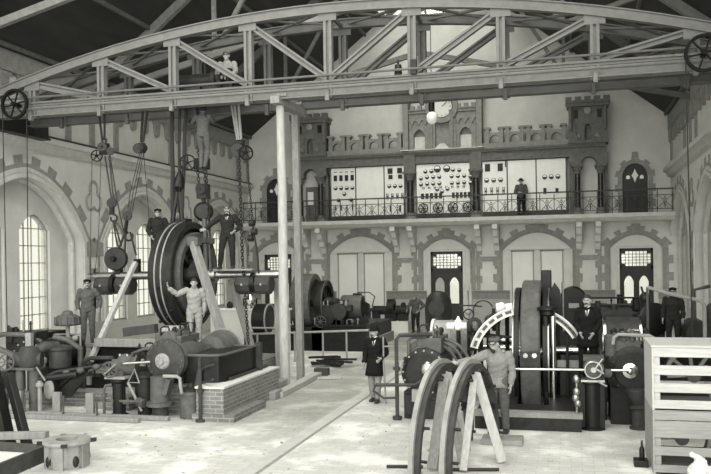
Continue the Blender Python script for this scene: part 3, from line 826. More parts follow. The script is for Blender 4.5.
# ------------------------------------------------------------------ travelling crane: two bowstring girders
CX = XM; YN, YFG = 19.5, 20.9
def bow(dx): return 9.65 - .016*dx*dx
crane = root('overhead_crane', (CX,20.2,7.3), 'large pale riveted overhead travelling crane with two bowstring girders spanning the hall', 'crane')
for gi,(y,f) in enumerate(((YN,-1),(YFG,1))):
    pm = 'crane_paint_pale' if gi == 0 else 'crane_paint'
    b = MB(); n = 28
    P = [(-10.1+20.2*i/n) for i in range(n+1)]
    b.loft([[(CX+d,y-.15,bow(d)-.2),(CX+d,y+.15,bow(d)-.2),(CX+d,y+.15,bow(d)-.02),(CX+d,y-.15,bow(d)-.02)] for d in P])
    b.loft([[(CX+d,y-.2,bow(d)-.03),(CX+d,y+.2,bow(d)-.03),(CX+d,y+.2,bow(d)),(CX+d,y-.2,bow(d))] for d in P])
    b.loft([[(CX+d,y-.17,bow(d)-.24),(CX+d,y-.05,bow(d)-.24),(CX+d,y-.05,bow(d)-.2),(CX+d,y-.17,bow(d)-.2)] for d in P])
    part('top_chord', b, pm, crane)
    b = MB(); xa, xb = XL+.25, XR-.25
    b.box(xa,xb,y-.05,y+.05,7.36,7.7)
    b.box(xa,xb,y-.16,y+.16,7.68,7.73); b.box(xa,xb,y-.16,y+.16,7.34,7.37); b.box(xa,xb,y-.12,y-.04,7.56,7.6)
    b.box(xa,xb,y-.1,y-.04,7.62,7.68)
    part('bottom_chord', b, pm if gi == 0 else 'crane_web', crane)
    for k in range(-4,5):
        d = 2.14*k; b = MB()
        for s in (-1,1): b.box(CX+d+s*.07-.035,CX+d+s*.07+.035,y-.09,y+.09,7.3,bow(d)-.15)
        b.box(CX+d-.05,CX+d+.05,y-.02,y+.02,7.7,bow(d)-.2)
        b.box(CX+d-.05,CX+d+.05,y-.2,y-.1,7.22,7.5)
        b.box(CX+d-.24,CX+d+.24,y-.1,y-.08,bow(d)-.42,bow(d)-.15)
        part('vertical_strut', b, pm, crane)
    for k in range(-4,6):
        if k == 0: continue
        a, c = (k, k+1) if k < 0 else (k, k-1)
        if k == 5: a, c = 4.75, 4
        p0 = V((CX+2.14*a, y, bow(2.14*a)-.22)); p1 = V((CX+2.14*c, y, 7.76)); b = MB()
        if k == 5: p1 = V((CX+2.14*4+.3, y, 7.76))
        for s in (-1,1):
            nrm = V((-(p1-p0).z, 0, (p1-p0).x)).normalized()*.055*s
            b.beam(p0+nrm, p1+nrm, .16, .05)
        b.beam(p0, p1, .03, .07)
        part('diagonal_brace', b, pm, crane)
    if True:
        p0 = V((CX-2.14*4.75, y, bow(2.14*4.75)-.22)); b = MB(); b.beam((CX-2.14*4.0+.1,y,bow(2.14*4)-.3),(CX-2.14*3.2,y,7.76),.14,.1)
        part('diagonal_brace', b, pm, crane)
# cross bracing between the two bows, deck planks, line shaft
b = MB()
for k in range(-4,4):
    for a,c in ((YN,YFG),(YFG,YN)): b.beam((CX+2.14*k,a,bow(2.14*k)-.12),(CX+2.14*(k+1),c,bow(2.14*(k+1))-.12),.07,.05)
    b.beam((CX+2.14*k,YN,bow(2.14*k)-.2),(CX+2.14*k,YFG,bow(2.14*k)-.2),.08,.08)
part('wind_brace', b, 'crane_paint', crane)
b = MB(); b.cyl((XL+.6,YN-.28,7.82),(XR-.6,YN-.28,7.82),.03); b.cyl((XL+.6,YN-.3,7.5),(XR-.6,YN-.3,7.5),.02)
part('line_shaft', b, 'crane_paint', crane)
b = MB(); b.beam((-3.55,19.3,7.7),(-3.55,19.3,8.05),.14,.14); b.cyl((-3.95,19.4,7.73),(-3.95,19.4,7.98),.1,.08); b.cyl((-3.95,19.4,7.98),(-3.95,19.4,8.1),.03)
part('oil_pot', b, 'machine_black', crane)
for x in (XL+.52, XR-.52):
    b = MB(); b.box(x-.12,x+.12,18.4,21.75,7.1,7.6); b.box(x-.16,x+.16,18.35,21.8,7.58,7.64); b.box(x-.16,x+.16,18.35,21.8,7.07,7.12)
    e = part('end_carriage', b, 'machine_dark', crane)
    for y in (18.9,21.5):
        b = MB(); b.cyl((x-.08,y,7.5),(x+.08,y,7.5),.2,n=20); part('wheel', b, 'machine_grey', e)
for x in (-14.68, 2.97):
    b = MB(); c = (x,19.15,7.66); b.ring(c,(0,1,0),.35,.42,.08,36); w_ = part('chain_wheel', b, 'wheel_iron', crane)
    b = MB()
    for k in range(6): a = k*PI/3+.2; b.beam(c,(x+.37*math.cos(a),19.15,7.66+.37*math.sin(a)),.04,.03)
    b.cyl((x,19.05,7.66),(x,19.45,7.66),.06); part('spoke', b, 'wheel_iron', w_)
    b = MB(); 
    for s in (-1,1): b.tube([(x+s*.39,19.15,7.72),(x+s*.36,19.15,4.),(x+s*.34,19.15,1.0)],.014,5)
    b.tube(arcpts((x,19.15,1.0),(1,0,0),(0,0,-1),.34,0,180,8),.014,5)
    part('hand_chain', b, 'rope', crane)
# trolley
b = MB(); b.box(-10.5,-8.4,19.75,19.95,7.72,7.9); b.box(-10.5,-8.4,20.45,20.65,7.72,7.9)
for x in (-10.4,-9.4,-8.5): b.box(x-.07,x+.07,19.6,20.8,7.75,7.88)
b.cyl((-10.2,20.2,8.15),(-8.7,20.2,8.15),.2); b.ring((-9.05,20.2,8.15),(1,0,0),.3,.45,.1,30); b.box(-10.35,-10.25,19.8,20.6,7.85,8.35); b.box(-8.65,-8.55,19.8,20.6,7.85,8.35)
b.beam((-10.2,19.8,8.3),(-10.2,19.8,8.9),.06,.06); b.beam((-9.5,20.3,8.),(-9.5,20.3,8.9),.05,.05)
part('trolley', b, 'machine_dark', crane)

# ------------------------------------------------------------------ hanging tackle
def pulley(b, c, axis, r, w=.07): b.ring(c, axis, r*.12, r, w, 20); b.ring(c, axis, r*.92, r*1.12, w*.25, 20)
def spoked(parent, c, axis, r, nm='hand_wheel'):
    b = MB(); b.ring(c, axis, r*.84, r, .05, 28); o = part(nm, b, 'wheel_iron', parent)
    x,y,a = frame_of(axis); b = MB()
    for k in range(5): t = 2*PI*k/5+.3; b.beam(c, V(c)+(x*math.cos(t)+y*math.sin(t))*r*.9, .025, .025, up=a)
    b.cyl(V(c)-a*.05, V(c)+a*.05, .04, n=10); part('spoke', b, 'wheel_iron', o)
YT = 20.2
# first chain hoist, over the end of the shaft nearer the windows
t = root('chain_hoist', (-12.58,YT,2.9), 'chain hoist with large flat sheave over the shaft end at the windows', 'hoist')
b = MB()
for dx in (-.12,.05): b.tube([(-12.6+dx*1.3,YT,7.75),(-12.58+dx*.4,YT,6.7)],.035,6)
part('sling', b, 'rope', t)
b = MB(); b.box(-12.66,-12.46,YT-.1,YT+.1,6.3,6.62); b.ring((-12.56,YT-.12,6.5),(.35,-1,0),.03,.13,.05,16); b.cyl((-12.7,YT,6.36),(-12.4,YT,6.36),.07,n=12); b.tube(arcpts((-12.57,YT,6.7),(1,0,0),(0,0,1),.07,-60,240,8),.025,6); part('upper_block', b, 'machine_black', t)
spoked(t, (-12.74,YT-.12,6.26), (.35,-1,0), .165)
b = MB(); pulley(b,(-12.35,YT-.05,6.38),(.35,-1,0),.1); part('pulley', b, 'machine_black', t)
b = MB(); b.chain((-12.55,YT,6.25),(-12.36,YT,5.0)); b.chain((-12.42,YT,6.25),(-12.30,YT,5.0)); b.tube([(-12.4,YT,6.3),(-12.2,YT,5.0),(-11.98,YT,4.0)],.02,5); part('load_chain', b, 'machine_black', t)
b = MB(); b.tube([(-12.9,YT-.1,6.2),(-12.98,YT-.1,4.2),(-13.0,YT-.1,2.6)],.01,5); b.tube([(-12.62,YT-.1,6.2),(-12.72,YT-.1,4.2),(-12.9,YT-.1,2.6)],.01,5); part('hand_chain', b, 'rope', t)
b = MB(); pulley(b,(-12.36,YT,4.93),(.35,-1,0),.13,.1); b.box(-12.42,-12.3,YT-.04,YT+.04,4.6,4.95); b.tube(arcpts((-12.3,YT,4.5),(1,0,0),(0,0,1),.1,-200,80,10),.025,6); part('lower_block', b, 'machine_dark', t)
b = MB()
for dx,dz in ((.0,.0),(.12,.0)): b.tube([(-12.33+dx*.2,YT,4.45),(-12.2+dx,YT,3.7)],.028,6)
part('sling', b, 'rope', t)
b = MB(); b.lathe([(0,-.09),(.3,-.08),(.33,-.04),(.33,.04),(.3,.08),(0,.09)],(-12.19,YT-.1,3.36),(.2,-1,0),28); b.cyl((-12.22,YT-.3,3.36),(-12.16,YT+.05,3.36),.08,n=12); part('sheave', b, 'machine_dark', t)
b = MB(); b.box(-12.26,-12.08,YT-.1,YT+.08,2.7,3.1); b.box(-11.66,-11.52,YT-.08,YT+.08,2.95,3.35); part('strap', b, 'machine_black', t)
# second one, hook block drawn aside
t = root('chain_hoist', (-11.45,YT+.1,3.4), 'slim rope hoist whose hook block is drawn aside towards the flat sheave', 'hoist')
b = MB()
for dx in (-.07,.1): b.tube([(-11.32+dx,YT+.1,7.7),(-11.45+dx*.4,YT+.1,6.6)],.04,6)
part('sling', b, 'rope', t)
b = MB(); b.box(-11.54,-11.38,YT+.02,YT+.18,6.3,6.58); b.cyl((-11.46,YT-.02,6.45),(-11.46,YT+.22,6.45),.12,n=14); pulley(b,(-11.52,YT,6.42),(.35,-1,0),.13); part('upper_block', b, 'machine_dark', t)
b = MB(); 
for dx in (-.06,0,.06): b.tube([(-11.46+dx,YT+.1,6.3),(-11.75+dx*1.5,YT+.1,5.2),(-11.87+dx,YT+.1,4.6)],.012,5)
b.tube([(-11.4,YT+.1,6.3),(-11.3,YT+.1,5.),(-11.25,YT+.1,4.2)],.01,5)
part('rope_fall', b, 'rope', t)
b = MB(); pulley(b,(-11.88,YT,4.55),(.35,-1,0),.12,.09); b.beam((-11.88,YT,4.55),(-11.95,YT,4.1),.1,.06); b.tube(arcpts((-11.84,YT,3.98),(1,0,0),(0,0,1),.12,100,400,10),.03,6); part('lower_block', b, 'machine_black', t)
b = MB()
for xa,xb in ((-11.95,-12.25),(-11.93,-11.98),(-11.8,-11.62)): b.tube([(xa,YT,4.1),(xb,YT,3.45)],.032,6)
part('sling', b, 'rope', t)
# main fall carrying the rotor
t = root('hoist_rope', (-10.3,YT,4.3), 'three thick dark ropes from the crane to the top of the rotor', 'rope')
for xa,xb,r in ((-10.46,-10.48,.06),(-10.22,-10.3,.042),(-10.02,-10.2,.05)):
    b = MB(); P = [(xa+(xb-xa)*i/6,YT+.02*math.sin(i*2),7.9-3.3*i/6) for i in range(7)]; b.tube(P,r,8); part('rope', b, 'rope', t)
b = MB(); b.lathe([(.03,-.3),(.16,-.15),(.12,.1),(.03,.3)],(-10.25,YT-.05,5.45),(0.1,0,1),10); b.tube([(-10.5,YT,4.3),(-10.42,YT,4.8),(-10.32,YT,5.3)],.07,8); b.tube([(-10.2,YT,4.3),(-10.24,YT,4.8),(-10.28,YT,5.3)],.07,8); part('knot', b, 'machine_black', t)
# chain hoist with the man on it
t = root('chain_hoist', (-9.6,YT,2.9), 'heavy chain hoist with twin chains and a round hook block over the rotor hub', 'hoist')
b = MB(); b.chain((-9.68,YT-.05,7.5),(-9.66,YT-.05,6.1),.1,.035,.014); b.box(-9.78,-9.4,YT-.12,YT+.12,5.75,6.05); part('upper_block', b, 'machine_black', t)
spoked(t, (-9.86,YT-.3,5.92), (.35,-1,0), .22)
b = MB()
for dx in (-.1,.12): b.chain((-9.6+dx,YT-.05,5.8),(-9.58+dx*.8,YT-.05,5.35),.11,.035,.014)
b.chain((-9.4,YT-.15,5.8),(-9.3,YT-.15,3.6),.09,.03,.012); part('load_chain', b, 'machine_black', t)
b = MB(); b.box(-9.7,-9.42,YT-.14,YT+.14,4.95,5.35); pulley(b,(-9.56,YT-.16,5.2),(0,-1,0),.14); part('lower_block', b, 'machine_black', t)
b = MB(); b.lathe([(0,-.12),(.2,-.1),(.27,0),(.2,.1),(0,.12)],(-9.54,YT-.05,4.6),(.3,-1,0),24); b.beam((-9.56,YT,5.),(-9.55,YT,4.7),.1,.08); part('hook_block', b, 'machine_dark', t)
b = MB(); b.tube([(-9.5,YT-.1,4.4),(-9.45,YT-.15,3.7),(-9.43,YT-.18,2.95)],.06,8); b.tube([(-9.38,YT-.1,4.4),(-9.33,YT-.15,3.7),(-9.3,YT-.18,2.95)],.035,6); part('sling', b, 'machine_mid', t)
b = MB(); b.tube([(-10.02,YT-.3,5.85),(-10.15,YT-.3,5.0),(-10.3,YT-.3,4.6)],.01,5); part('hand_chain', b, 'rope', t)
# hoist over the free end of the shaft
t = root('chain_hoist', (-8.45,YT,1.0), 'chain hoist with spoked wheel beside the timber posts, long chain hanging past the shaft', 'hoist')
b = MB()
for dx in (-.12,-.04,.06): b.tube([(-8.58+dx*1.2,YT,7.6),(-8.47+dx*.6,YT,6.5)],.035,6)
part('sling', b, 'wood_mid', t)
b = MB(); b.box(-8.58,-8.4,YT-.1,YT+.1,6.05,6.35); b.cyl((-8.58,YT,6.42),(-8.36,YT,6.42),.08,n=12); b.tube(arcpts((-8.48,YT,6.5),(1,0,0),(0,0,1),.07,-60,240,8),.025,6); pulley(b,(-8.5,YT-.1,6.2),(.4,-1,0),.17,.1); part('upper_block', b, 'machine_black', t)
spoked(t, (-8.24,YT-.15,6.12), (.9,-1,0), .2)
b = MB(); b.chain((-8.46,YT-.1,6.05),(-8.38,YT-.15,3.2),.12,.04,.016); b.chain((-8.38,YT-.15,3.2),(-8.18,YT-.3,.95),.11,.035,.014); b.chain((-8.25,YT-.1,6.),(-8.1,YT-.1,4.3),.08,.03,.011)
part('load_chain', b, 'machine_dark', t)
b = MB()
for x,z in ((-8.12,4.25),(-8.06,4.02),(-8.16,3.85)): b.cyl((x-.07,YT-.1,z),(x+.07,YT-.1,z),.09,n=12)
b.tube([(-8.1,YT-.1,4.2),(-7.98,YT-.1,3.4),(-7.95,YT-.1,2.9)],.03,6); part('lower_block', b, 'machine_dark', t)

# ------------------------------------------------------------------ rotor on its shaft
YR_, ZR_ = 20.2, 2.88
t = root('rotor', (-10.1,YR_,1.43), 'huge dark generator rotor ring hung on ropes with its shaft', 'rotor')
xa, xb = -10.5, -9.82
b = MB(); b.lathe([(1.25,xa),(1.4,xa),(1.45,xa+.06),(1.45,xa+.19),(1.43,xa+.2),(1.43,xb-.3),(1.45,xb-.29),(1.45,xb-.03),(1.42,xb),(1.28,xb),(1.25,xb-.1)],(0,YR_,ZR_),(1,0,0),64,closed=True); part('rim', b, 'machine_dark', t)
b = MB()
for x in (xa+.2, xb-.3): b.ring((x+.015,YR_,ZR_),(1,0,0),1.425,1.462,.035,64)
part('copper_band', b, 'machine_pale', t, 'pale bands round the rotor rim')
b = MB(); b.lathe([(.2,xa+.15),(1.3,xa+.15),(1.3,xb-.2),(.2,xb-.2)],(0,YR_,ZR_),(1,0,0),48,closed=True); part('disc', b, 'machine_black', t)
b = MB(); b.lathe([(.96,xb-.25),(1.15,xb-.25),(1.17,xb-.2),(1.17,xb+.06),(1.13,xb+.1),(.98,xb+.1),(.96,xb+.04)],(0,YR_,ZR_),(1,0,0),48,closed=True); part('inner_ring', b, 'machine_mid', t)
b = MB(); b.lathe([(.15,xb-.3),(.5,xb-.25),(.42,xb+.1),(.28,xb+.3),(.15,xb+.3)],(0,YR_,ZR_),(1,0,0),32,closed=True); hub = part('hub', b, 'machine_black', t)
for k in range(6):
    a = k*PI/3+.4; c = (0,YR_,ZR_); b = MB(); b.beam((xb-.08,YR_+.35*math.cos(a),ZR_+.35*math.sin(a)),(xb-.02,YR_+.95*math.cos(a),ZR_+.95*math.sin(a)),.14,.12,up=(1,0,0)); part('spoke', b, 'machine_black', t)
b = MB(); b.cyl((-13.12,YR_,ZR_),(-12.9,YR_,ZR_),.09,n=20); b.cyl((-12.9,YR_,ZR_),(-10.6,YR_,ZR_),.11,n=20); b.cyl((-10.6,YR_,ZR_),(-9.2,YR_,ZR_),.2,n=20); b.cyl((-9.2,YR_,ZR_),(-7.3,YR_,ZR_),.11,n=20); part('shaft', b, 'steel_dull', t)
b = MB(); b.box(-10.3,-10.0,YR_-.2,YR_+.2,4.3,4.42)
for k,(x,a) in enumerate(((xa+.05,215),(xb-.35,222),(xb-.15,232),(xb-.35,260))):
    a = math.radians(a-90); b.ell((x,YR_+1.46*math.cos(a),ZR_-1.46*math.sin(a)),.05,n=8,m=6)
part('lifting_lug', b, 'machine_black', t)
def clamp(x0, x1, label, gap):
    t = root('clamp_block', ((x0+x1)/2,YR_,2.38), label, 'clamp')
    for i,(p,q) in enumerate(((x0,(x0+x1)/2-gap),((x0+x1)/2+gap,x1))):
        b = MB(); b.lathe([(.22,p),(.27,p+.04),(.27,q-.04),(.22,q)],(0,YR_-.02,2.62),(1,0,0),8); bevel(part('block', b, 'machine_grey', t), .012)
        c = MB(); c.cyl(((p+q)/2,YR_-.3,2.62),((p+q)/2,YR_-.2,2.62),.03,n=8); part('bolt', c, 'machine_pale', t)
    b = MB(); b.ring(((x0+x1)/2,YR_-.02,2.66),(1,0,0),.2,.285,.12,24); part('strap', b, 'machine_black', t)
clamp(-12.85,-11.7,'faceted iron clamp block under the shaft end at the windows',.07)
clamp(-8.6,-7.6,'faceted iron clamp block under the free end of the shaft, by the timber posts',.04)

# plank staging on the shaft
b = MB(); b.box(-9.15,-8.05,19.85,20.1,2.99,3.04); bevel(solo('plank', b, 'wood_mid', 'short plank on the rotor shaft under the standing man in a suit', 'plank'),.006)

# ------------------------------------------------------------------ timber scaffold and props
def timber(p0, p1, w, h, m, label, nm='timber_prop', cat='timber', **k):
    b = MB(); b.beam(p0,p1,w,h,up=k.get('up',(0,0,1))); return bevel(solo(nm,b,m,label,cat,k.get('group')),.012)
b = MB(); b.tube([(-7.06,19.55,.0),(-7.07,19.58,2.5),(-7.07,19.6,5.),(-7.1,19.6,7.25)],[.14,.13,.12,.105],12); solo('timber_post', b, 'wood_pale', 'tall pale round timber post holding the cross head under the crane', 'post')
timber((-7.02,20.7,.0),(-7.08,20.75,7.2),.18,.18,'wood_mid','tall squared timber post standing just behind the round pale one','timber_post','post')
t = root('cross_head', (-7.05,20.2,7.2), 'weathered timber cross head under the crane on top of two posts', 'timber')
b = MB(); b.beam((-7.12,19.25,7.32),(-6.95,21.0,7.26),.26,.2); bevel(part('beam', b, 'wood_mid', t),.015)
b = MB()
for k in range(4): b = MB(); b.box(-7.2,-6.85,19.4+.4*k,19.5+.4*k,7.42,7.5); part('packing_block', b, 'wood_mid', t)
timber((-6.66,17.95,.07),(-6.76,21.4,.07),.24,.14,'wood_pale','long timber sill on the floor under the two posts','timber_sill','timber')
timber((-6.95,21.75,.1),(-6.55,21.75,.1),.25,.2,'wood_dark','small dark wood block at the foot of the squared post','timber_block','block')
b = MB(); b.beam((-11.1,19.25,3.25),(-11.44,17.6,.81),.13,.11); bevel(solo('timber_prop', b, 'wood_pale', 'pale slanting timber prop between the windows and the rotor', 'prop'),.012)
t = root('shear_legs', (-8.8,18.9,.7), 'A-shaped timber leg pair with iron cap in front of the rotor hub', 'frame')
b = MB(); b.beam((-9.24,18.9,3.74),(-8.19,18.55,.98),.2,.16,taper=1.05); bevel(part('leg', b, 'wood_mid', t),.012)
b = MB(); b.beam((-9.3,18.9,3.82),(-9.2,19.9,3.78),.2,.14); b.box(-9.36,-9.08,18.8,19.05,3.66,3.86); part('cap', b, 'machine_mid', t)
timber((-8.95,20.6,2.75),(-8.29,20.4,.84),.18,.14,'wood_mid','slanting timber prop under the free shaft end, behind the long chain')
timber((-7.64,20.8,2.77),(-7.51,20.5,.1),.26,.14,'wood_mid','broad upright plank propping the shaft tip beside the round post')
# ------------------------------------------------------------------ engine on the window side, being erected
m = MB(); m.box(-13.4,-6.75,17.3,18.25,0,.66); m.box(-13.4,-7.7,18.25,21.2,0,.66); m.box(-8.7,-6.75,15.7,17.3,0,.66); m.box(-13.4,-8.7,16.1,17.3,0,.34); m.box(-7.35,-6.75,15.05,15.7,0,.66); m.box(-9.9,-9.3,15.75,16.1,0,.3)
t = root('brick_foundation', (-10,18,0), 'long brick engine foundation carrying the rotor side machinery', 'foundation')
part('block', m, 'brick', t)
m = MB(); m.box(-7.42,-6.5,14.98,16.75,0,.15); part('footing', m, 'brick', t)
m = MB(); m.box(-7.37,-6.73,15.03,15.72,.66,.7); m.box(-7.0,-6.73,15.72,18.27,.66,.7); part('coping', m, 'stone_light', t)
b = MB(); b.box(-7.15,-6.85,18.4,19.2,0,.28); bevel(solo('stone_block', b, 'stone', 'low stone block on the floor against the brick foundation', 'block'),.02)
b = MB(); b.box(-7.0,-6.6,17.6,18.1,0,.2); bevel(solo('stone_block', b, 'stone', 'small stone block on the floor at the near end of the timber sill', 'block'),.02)

def wheel_part(parent, c, axis, r, m='machine_pale', rim=.016, n=4, nm='hand_wheel'):
    b = MB(); x,y,a = frame_of(axis); b.tube(arcpts(c,x,y,r,0,360*(23/24),23),rim,6,closed=True); o = part(nm,b,m,parent)
    b = MB()
    for k in range(n): t_ = PI*k/n; b.beam(V(c)-(x*math.cos(t_)+y*math.sin(t_))*r,V(c)+(x*math.cos(t_)+y*math.sin(t_))*r,.02,.02,up=a)
    b.cyl(V(c)-a*.05,V(c)+a*.05,r*.25,n=10); part('spoke',b,m,o); return o

# right hand cylinder with bolted cover
t = root('steam_cylinder', (-8.2,16,.66), 'big dark engine cylinder with bolted cover near the brick corner under the rotor', 'cylinder')
c = (-8.2,15.35,1.18)
b = MB(); b.lathe([(.4,.06),(.44,.1),(.44,.2),(.41,.24),(.43,.5),(.42,.8),(.34,1.2),(.26,1.32),(.26,1.45),(0,1.45)],c,(0,1,0),36); part('barrel', b, 'machine_mid', t)
b = MB(); b.lathe([(0,-.02),(.3,-.02),(.34,.0),(.44,.02),(.44,.08),(0,.08)],c,(0,1,0),36); cv = part('cover', b, 'machine_grey', t)
b = MB(); b.bolts((c[0],c[1]+.02,c[2]),(0,-1,0),.39,18,.02,.03); part('bolt', b, 'machine_mid', cv)
b = MB(); b.lathe([(0,-.1),(.06,-.1),(.07,-.06),(.15,-.05),(.17,-.02),(0,0)],(c[0]-.05,c[1],c[2]-.02),(0,1,0),20); b.bolts((c[0]-.05,c[1]-.05,c[2]-.02),(0,-1,0),.115,6,.018,.03); part('gland', b, 'machine_pale', cv, 'pale gland boss')
b = MB(); b.box(-8.5,-7.95,15.6,16.5,1.5,1.66); b.cyl((-8.22,15.55,1.6),(-8.22,16.55,1.6),.17,n=18); b.box(-8.62,-8.5,15.7,16.3,1.4,1.72)
bevel(part('valve_chest', b, 'machine_mid', t),.015)
b = MB(); b.box(-8.5,-7.9,15.6,16.9,.66,.85); b.box(-8.35,-8.05,15.8,16.6,.8,1.0); part('foot', b, 'machine_dark', t)
b = MB(); b.cyl((-8.45,15.2,1.16),(-9.05,15.15,1.12),.03,n=10); part('valve_rod', b, 'steel_dull', t)
t = root('guide_barrel', (-7.9,17.6,.66), 'domed crosshead guide with a flanged rim behind the bolted cylinder', 'engine part')
b = MB(); b.lathe([(.2,0),(.36,.12),(.42,.4),(.42,.75),(.47,.76),(.47,.86),(.3,.9)],(-7.95,16.95,1.16),(0,1,0),32); part('barrel', b, 'machine_mid', t)
b = MB(); b.lathe([(.43,0),(.49,0),(.49,.06),(.43,.06)],(-7.95,17.72,1.16),(0,1,0),32,closed=True); part('rim', b, 'machine_pale', t, 'pale rim')
b = MB(); b.box(-8.3,-7.6,17.1,18.,.66,.85); part('foot', b, 'machine_dark', t)
b = MB(); b.cyl((-7.5,17.,.66),(-7.5,17.,1.05),.06); b.ell((-7.5,17.,1.1),.09); b.cyl((-7.42,17.5,1.05),(-7.3,17.0,.95),.05); part('oil_cup', b, 'machine_grey', t)
# dark crank guard trough on the coping
t = root('crank_trough', (-7.4,17,.7), 'dark iron crank trough with a pale rim along the brick foundation edge', 'trough')
P = [(-7.9,17.5)]+[(-7.9+.0,15.9)]+[(-7.75+.2*math.cos(a),15.75+.22*math.sin(a)) for a in (PI,PI*1.25,PI*1.5)]+[(-7.25+.22*math.cos(a),15.75+.22*math.sin(a)) for a in (PI*1.5,PI*1.75,2*PI)]+[(-7.03,17.5)]
b = MB(); b.prism([(x,y,.7) for x,y in P],(0,0,.56)); part('side_wall', b, 'machine_black', t)
b = MB(); P3 = [(x,y,1.27) for x,y in P]; b.tube(P3,.03,6,closed=True); part('rim', b, 'machine_mid', t)
b = MB(); b.beam((-6.98,15.9,.74),(-6.98,18.1,.74),.06,.05); b.box(-7.06,-6.92,17.52,17.66,.7,1.34); part('stiffener', b, 'machine_grey', t)
# stove-like duct pedestal, pump barrel, thin rods
t = root('duct_pedestal', (-8.25,15.25,0), 'stout iron duct standing on a flanged base in front of the bolted cover', 'pedestal')
b = MB(); b.lathe([(.17,0),(.17,.24)],(-8.27,15.25,0),(0,0,1),24); part('base', b, 'machine_grey', t)
b = MB(); b.lathe([(.2,.24),(.28,.25),(.28,.32),(.2,.34)],(-8.27,15.25,0),(0,0,1),28); b.bolts((-8.27,15.25,.32),(0,0,1),.24,10,.018,.03); part('flange', b, 'machine_mid', t)
b = MB(); b.loft([[(-8.27+dx+r*math.cos(2*PI*k/20),15.25+r*math.sin(2*PI*k/20),z) for k in range(20)] for z,r,dx in ((.33,.2,0),(.5,.2,0),(.7,.22,.03),(.86,.24,.05))]); b.beam((-8.02,15.2,.82),(-8.12,15.2,.5),.2,.14); part('column', b, 'machine_mid', t)
b = MB(); b.tube([(-8.05,15.0,.9),(-7.75,15.0,.9),(-7.68,15.0,.86),(-7.67,15.0,.7),(-7.67,15.05,.55)],.035,8); part('drain_pipe', b, 'machine_pale', t)
t = root('pump', (-7.62,15.35,0), 'squat pump cylinder with banded lid at the brick corner', 'pump')
b = MB(); b.lathe([(.24,0),(.24,.48),(.26,.49),(.26,.56)],(-7.62,15.38,0),(0,0,1),28); part('barrel', b, 'machine_mid', t)
b = MB(); b.lathe([(.27,.56),(.27,.6),(.1,.64),(.05,.72)],(-7.62,15.38,0),(0,0,1),28); part('lid', b, 'machine_dark', t)
b = MB(); b.cyl((-7.5,15.4,.6),(-7.46,15.5,1.05),.08,.05); b.tube([(-7.4,15.4,.72),(-7.1,15.2,.8),(-7.0,15.1,.84)],.03,6); b.tube([(-7.5,15.5,.95),(-7.2,15.3,1.08),(-7.05,15.3,1.12)],.03,6); part('linkage', b, 'machine_grey', t)
b = MB(); b.cyl((-7.22,14.97,0),(-7.22,14.97,1.3),.04,n=10); b.cyl((-7.22,14.97,0),(-7.22,14.97,.05),.1,n=14); b.cyl((-7.22,14.97,.6),(-7.22,14.97,.66),.07,n=12); solo('standpipe', b, 'machine_grey', 'thin standpipe on the floor in front of the brick foundation corner', 'pipe')

# valve columns
def valve_column(x, y, h, r, label, mcol, wheel):
    t = root('valve_column', (x,y,0), label, 'valve')
    b = MB(); b.lathe([(r*1.5,0),(r*1.5,.05),(r,.08),(r,h-.1),(r*1.3,h-.06),(r*1.3,h)],(x,y,0),(0,0,1),20); b.beam((x+r*.9,y,.08),(x+r*.9,y,h-.1),.05,.06); part('post', b, mcol, t)
    b = MB(); b.box(x-.25,x+.22,y-.14,y+.14,h,h+.045); part('table', b, 'machine_pale', t)
    b = MB(); b.cyl((x-.2,y+.1,h+.22),(x+.25,y+.25,h+.22),.17,n=24); b.cyl((x+.22,y+.24,h+.22),(x+.28,y+.26,h+.22),.2,n=24); b.ell((x+.05,y+.2,h+.3),(.2,.2,.2)); b.box(x-.1,x+.1,y,y+.2,h+.03,h+.15); part('body', b, 'machine_mid', t)
    wheel_part(t,(x-.12,y-.16,h+.2),(.15,-1,0),.16,'machine_mid')
    b = MB(); b.cyl((x-.12,y-.16,h+.2),(x-.1,y+.1,h+.2),.03); b.beam((x-.2,y-.2,h+.12),(x+.06,y-.2,h+.33),.025,.02); b.cyl((x-.05,y+.15,h+.35),(x-.05,y+.15,h+.5),.03,n=8); b.cyl((x+.12,y+.15,h+.35),(x+.12,y+.15,h+.5),.03,n=8); part('spindle', b, 'steel_dull', t)
    return t
t = valve_column(-9.2,15.2,.8,.13,'dark valve column with handwheel, triangle bracket and elbow pipe, beside the bolted cylinder','machine_black',True)
b = MB(); b.tube([(-8.98,15.2,.72),(-8.82,15.2,1.0),(-8.72,15.2,.72)],.02,6,closed=True); b.tube([(-8.98,15.2,.72),(-8.7,15.25,.12)],.03,6); part('bracket', b, 'machine_pale', t)
b = MB(); b.tube([(-9.3,15.1,.68),(-9.42,15.05,.66),(-9.46,15.05,.58),(-9.46,15.05,0.0)],.03,8); b.cyl((-9.46,15.05,.42),(-9.46,15.05,.5),.06); part('elbow_pipe', b, 'machine_mid', t)
b = MB(); b.lathe([(.1,.2),(.2,.24),(.22,.5),(.2,.75),(.14,.8)],(-8.72,15.75,.2),(0,0,1),20); solo('valve_casing', b, 'machine_dark', 'dark rounded valve casing between the dark valve column and the duct', 'casing') if False else None
t = root('valve_casing', (-8.75,15.5,0), 'dark upright casing standing between the triangle-bracket valve column and the duct', 'casing')
b = MB(); b.lathe([(.16,0),(.16,.3),(.21,.32),(.22,.78),(.26,.8),(.26,.86),(.1,.9)],(-8.75,15.5,0),(0,0,1),22); part('body', b, 'machine_dark', t)
b = MB(); b.cyl((-8.78,15.25,.32),(-8.6,15.2,.28),.09); b.tube([(-9.05,15.1,.3),(-8.8,15.2,.31)],.03); part('drain_cock', b, 'machine_mid', t)

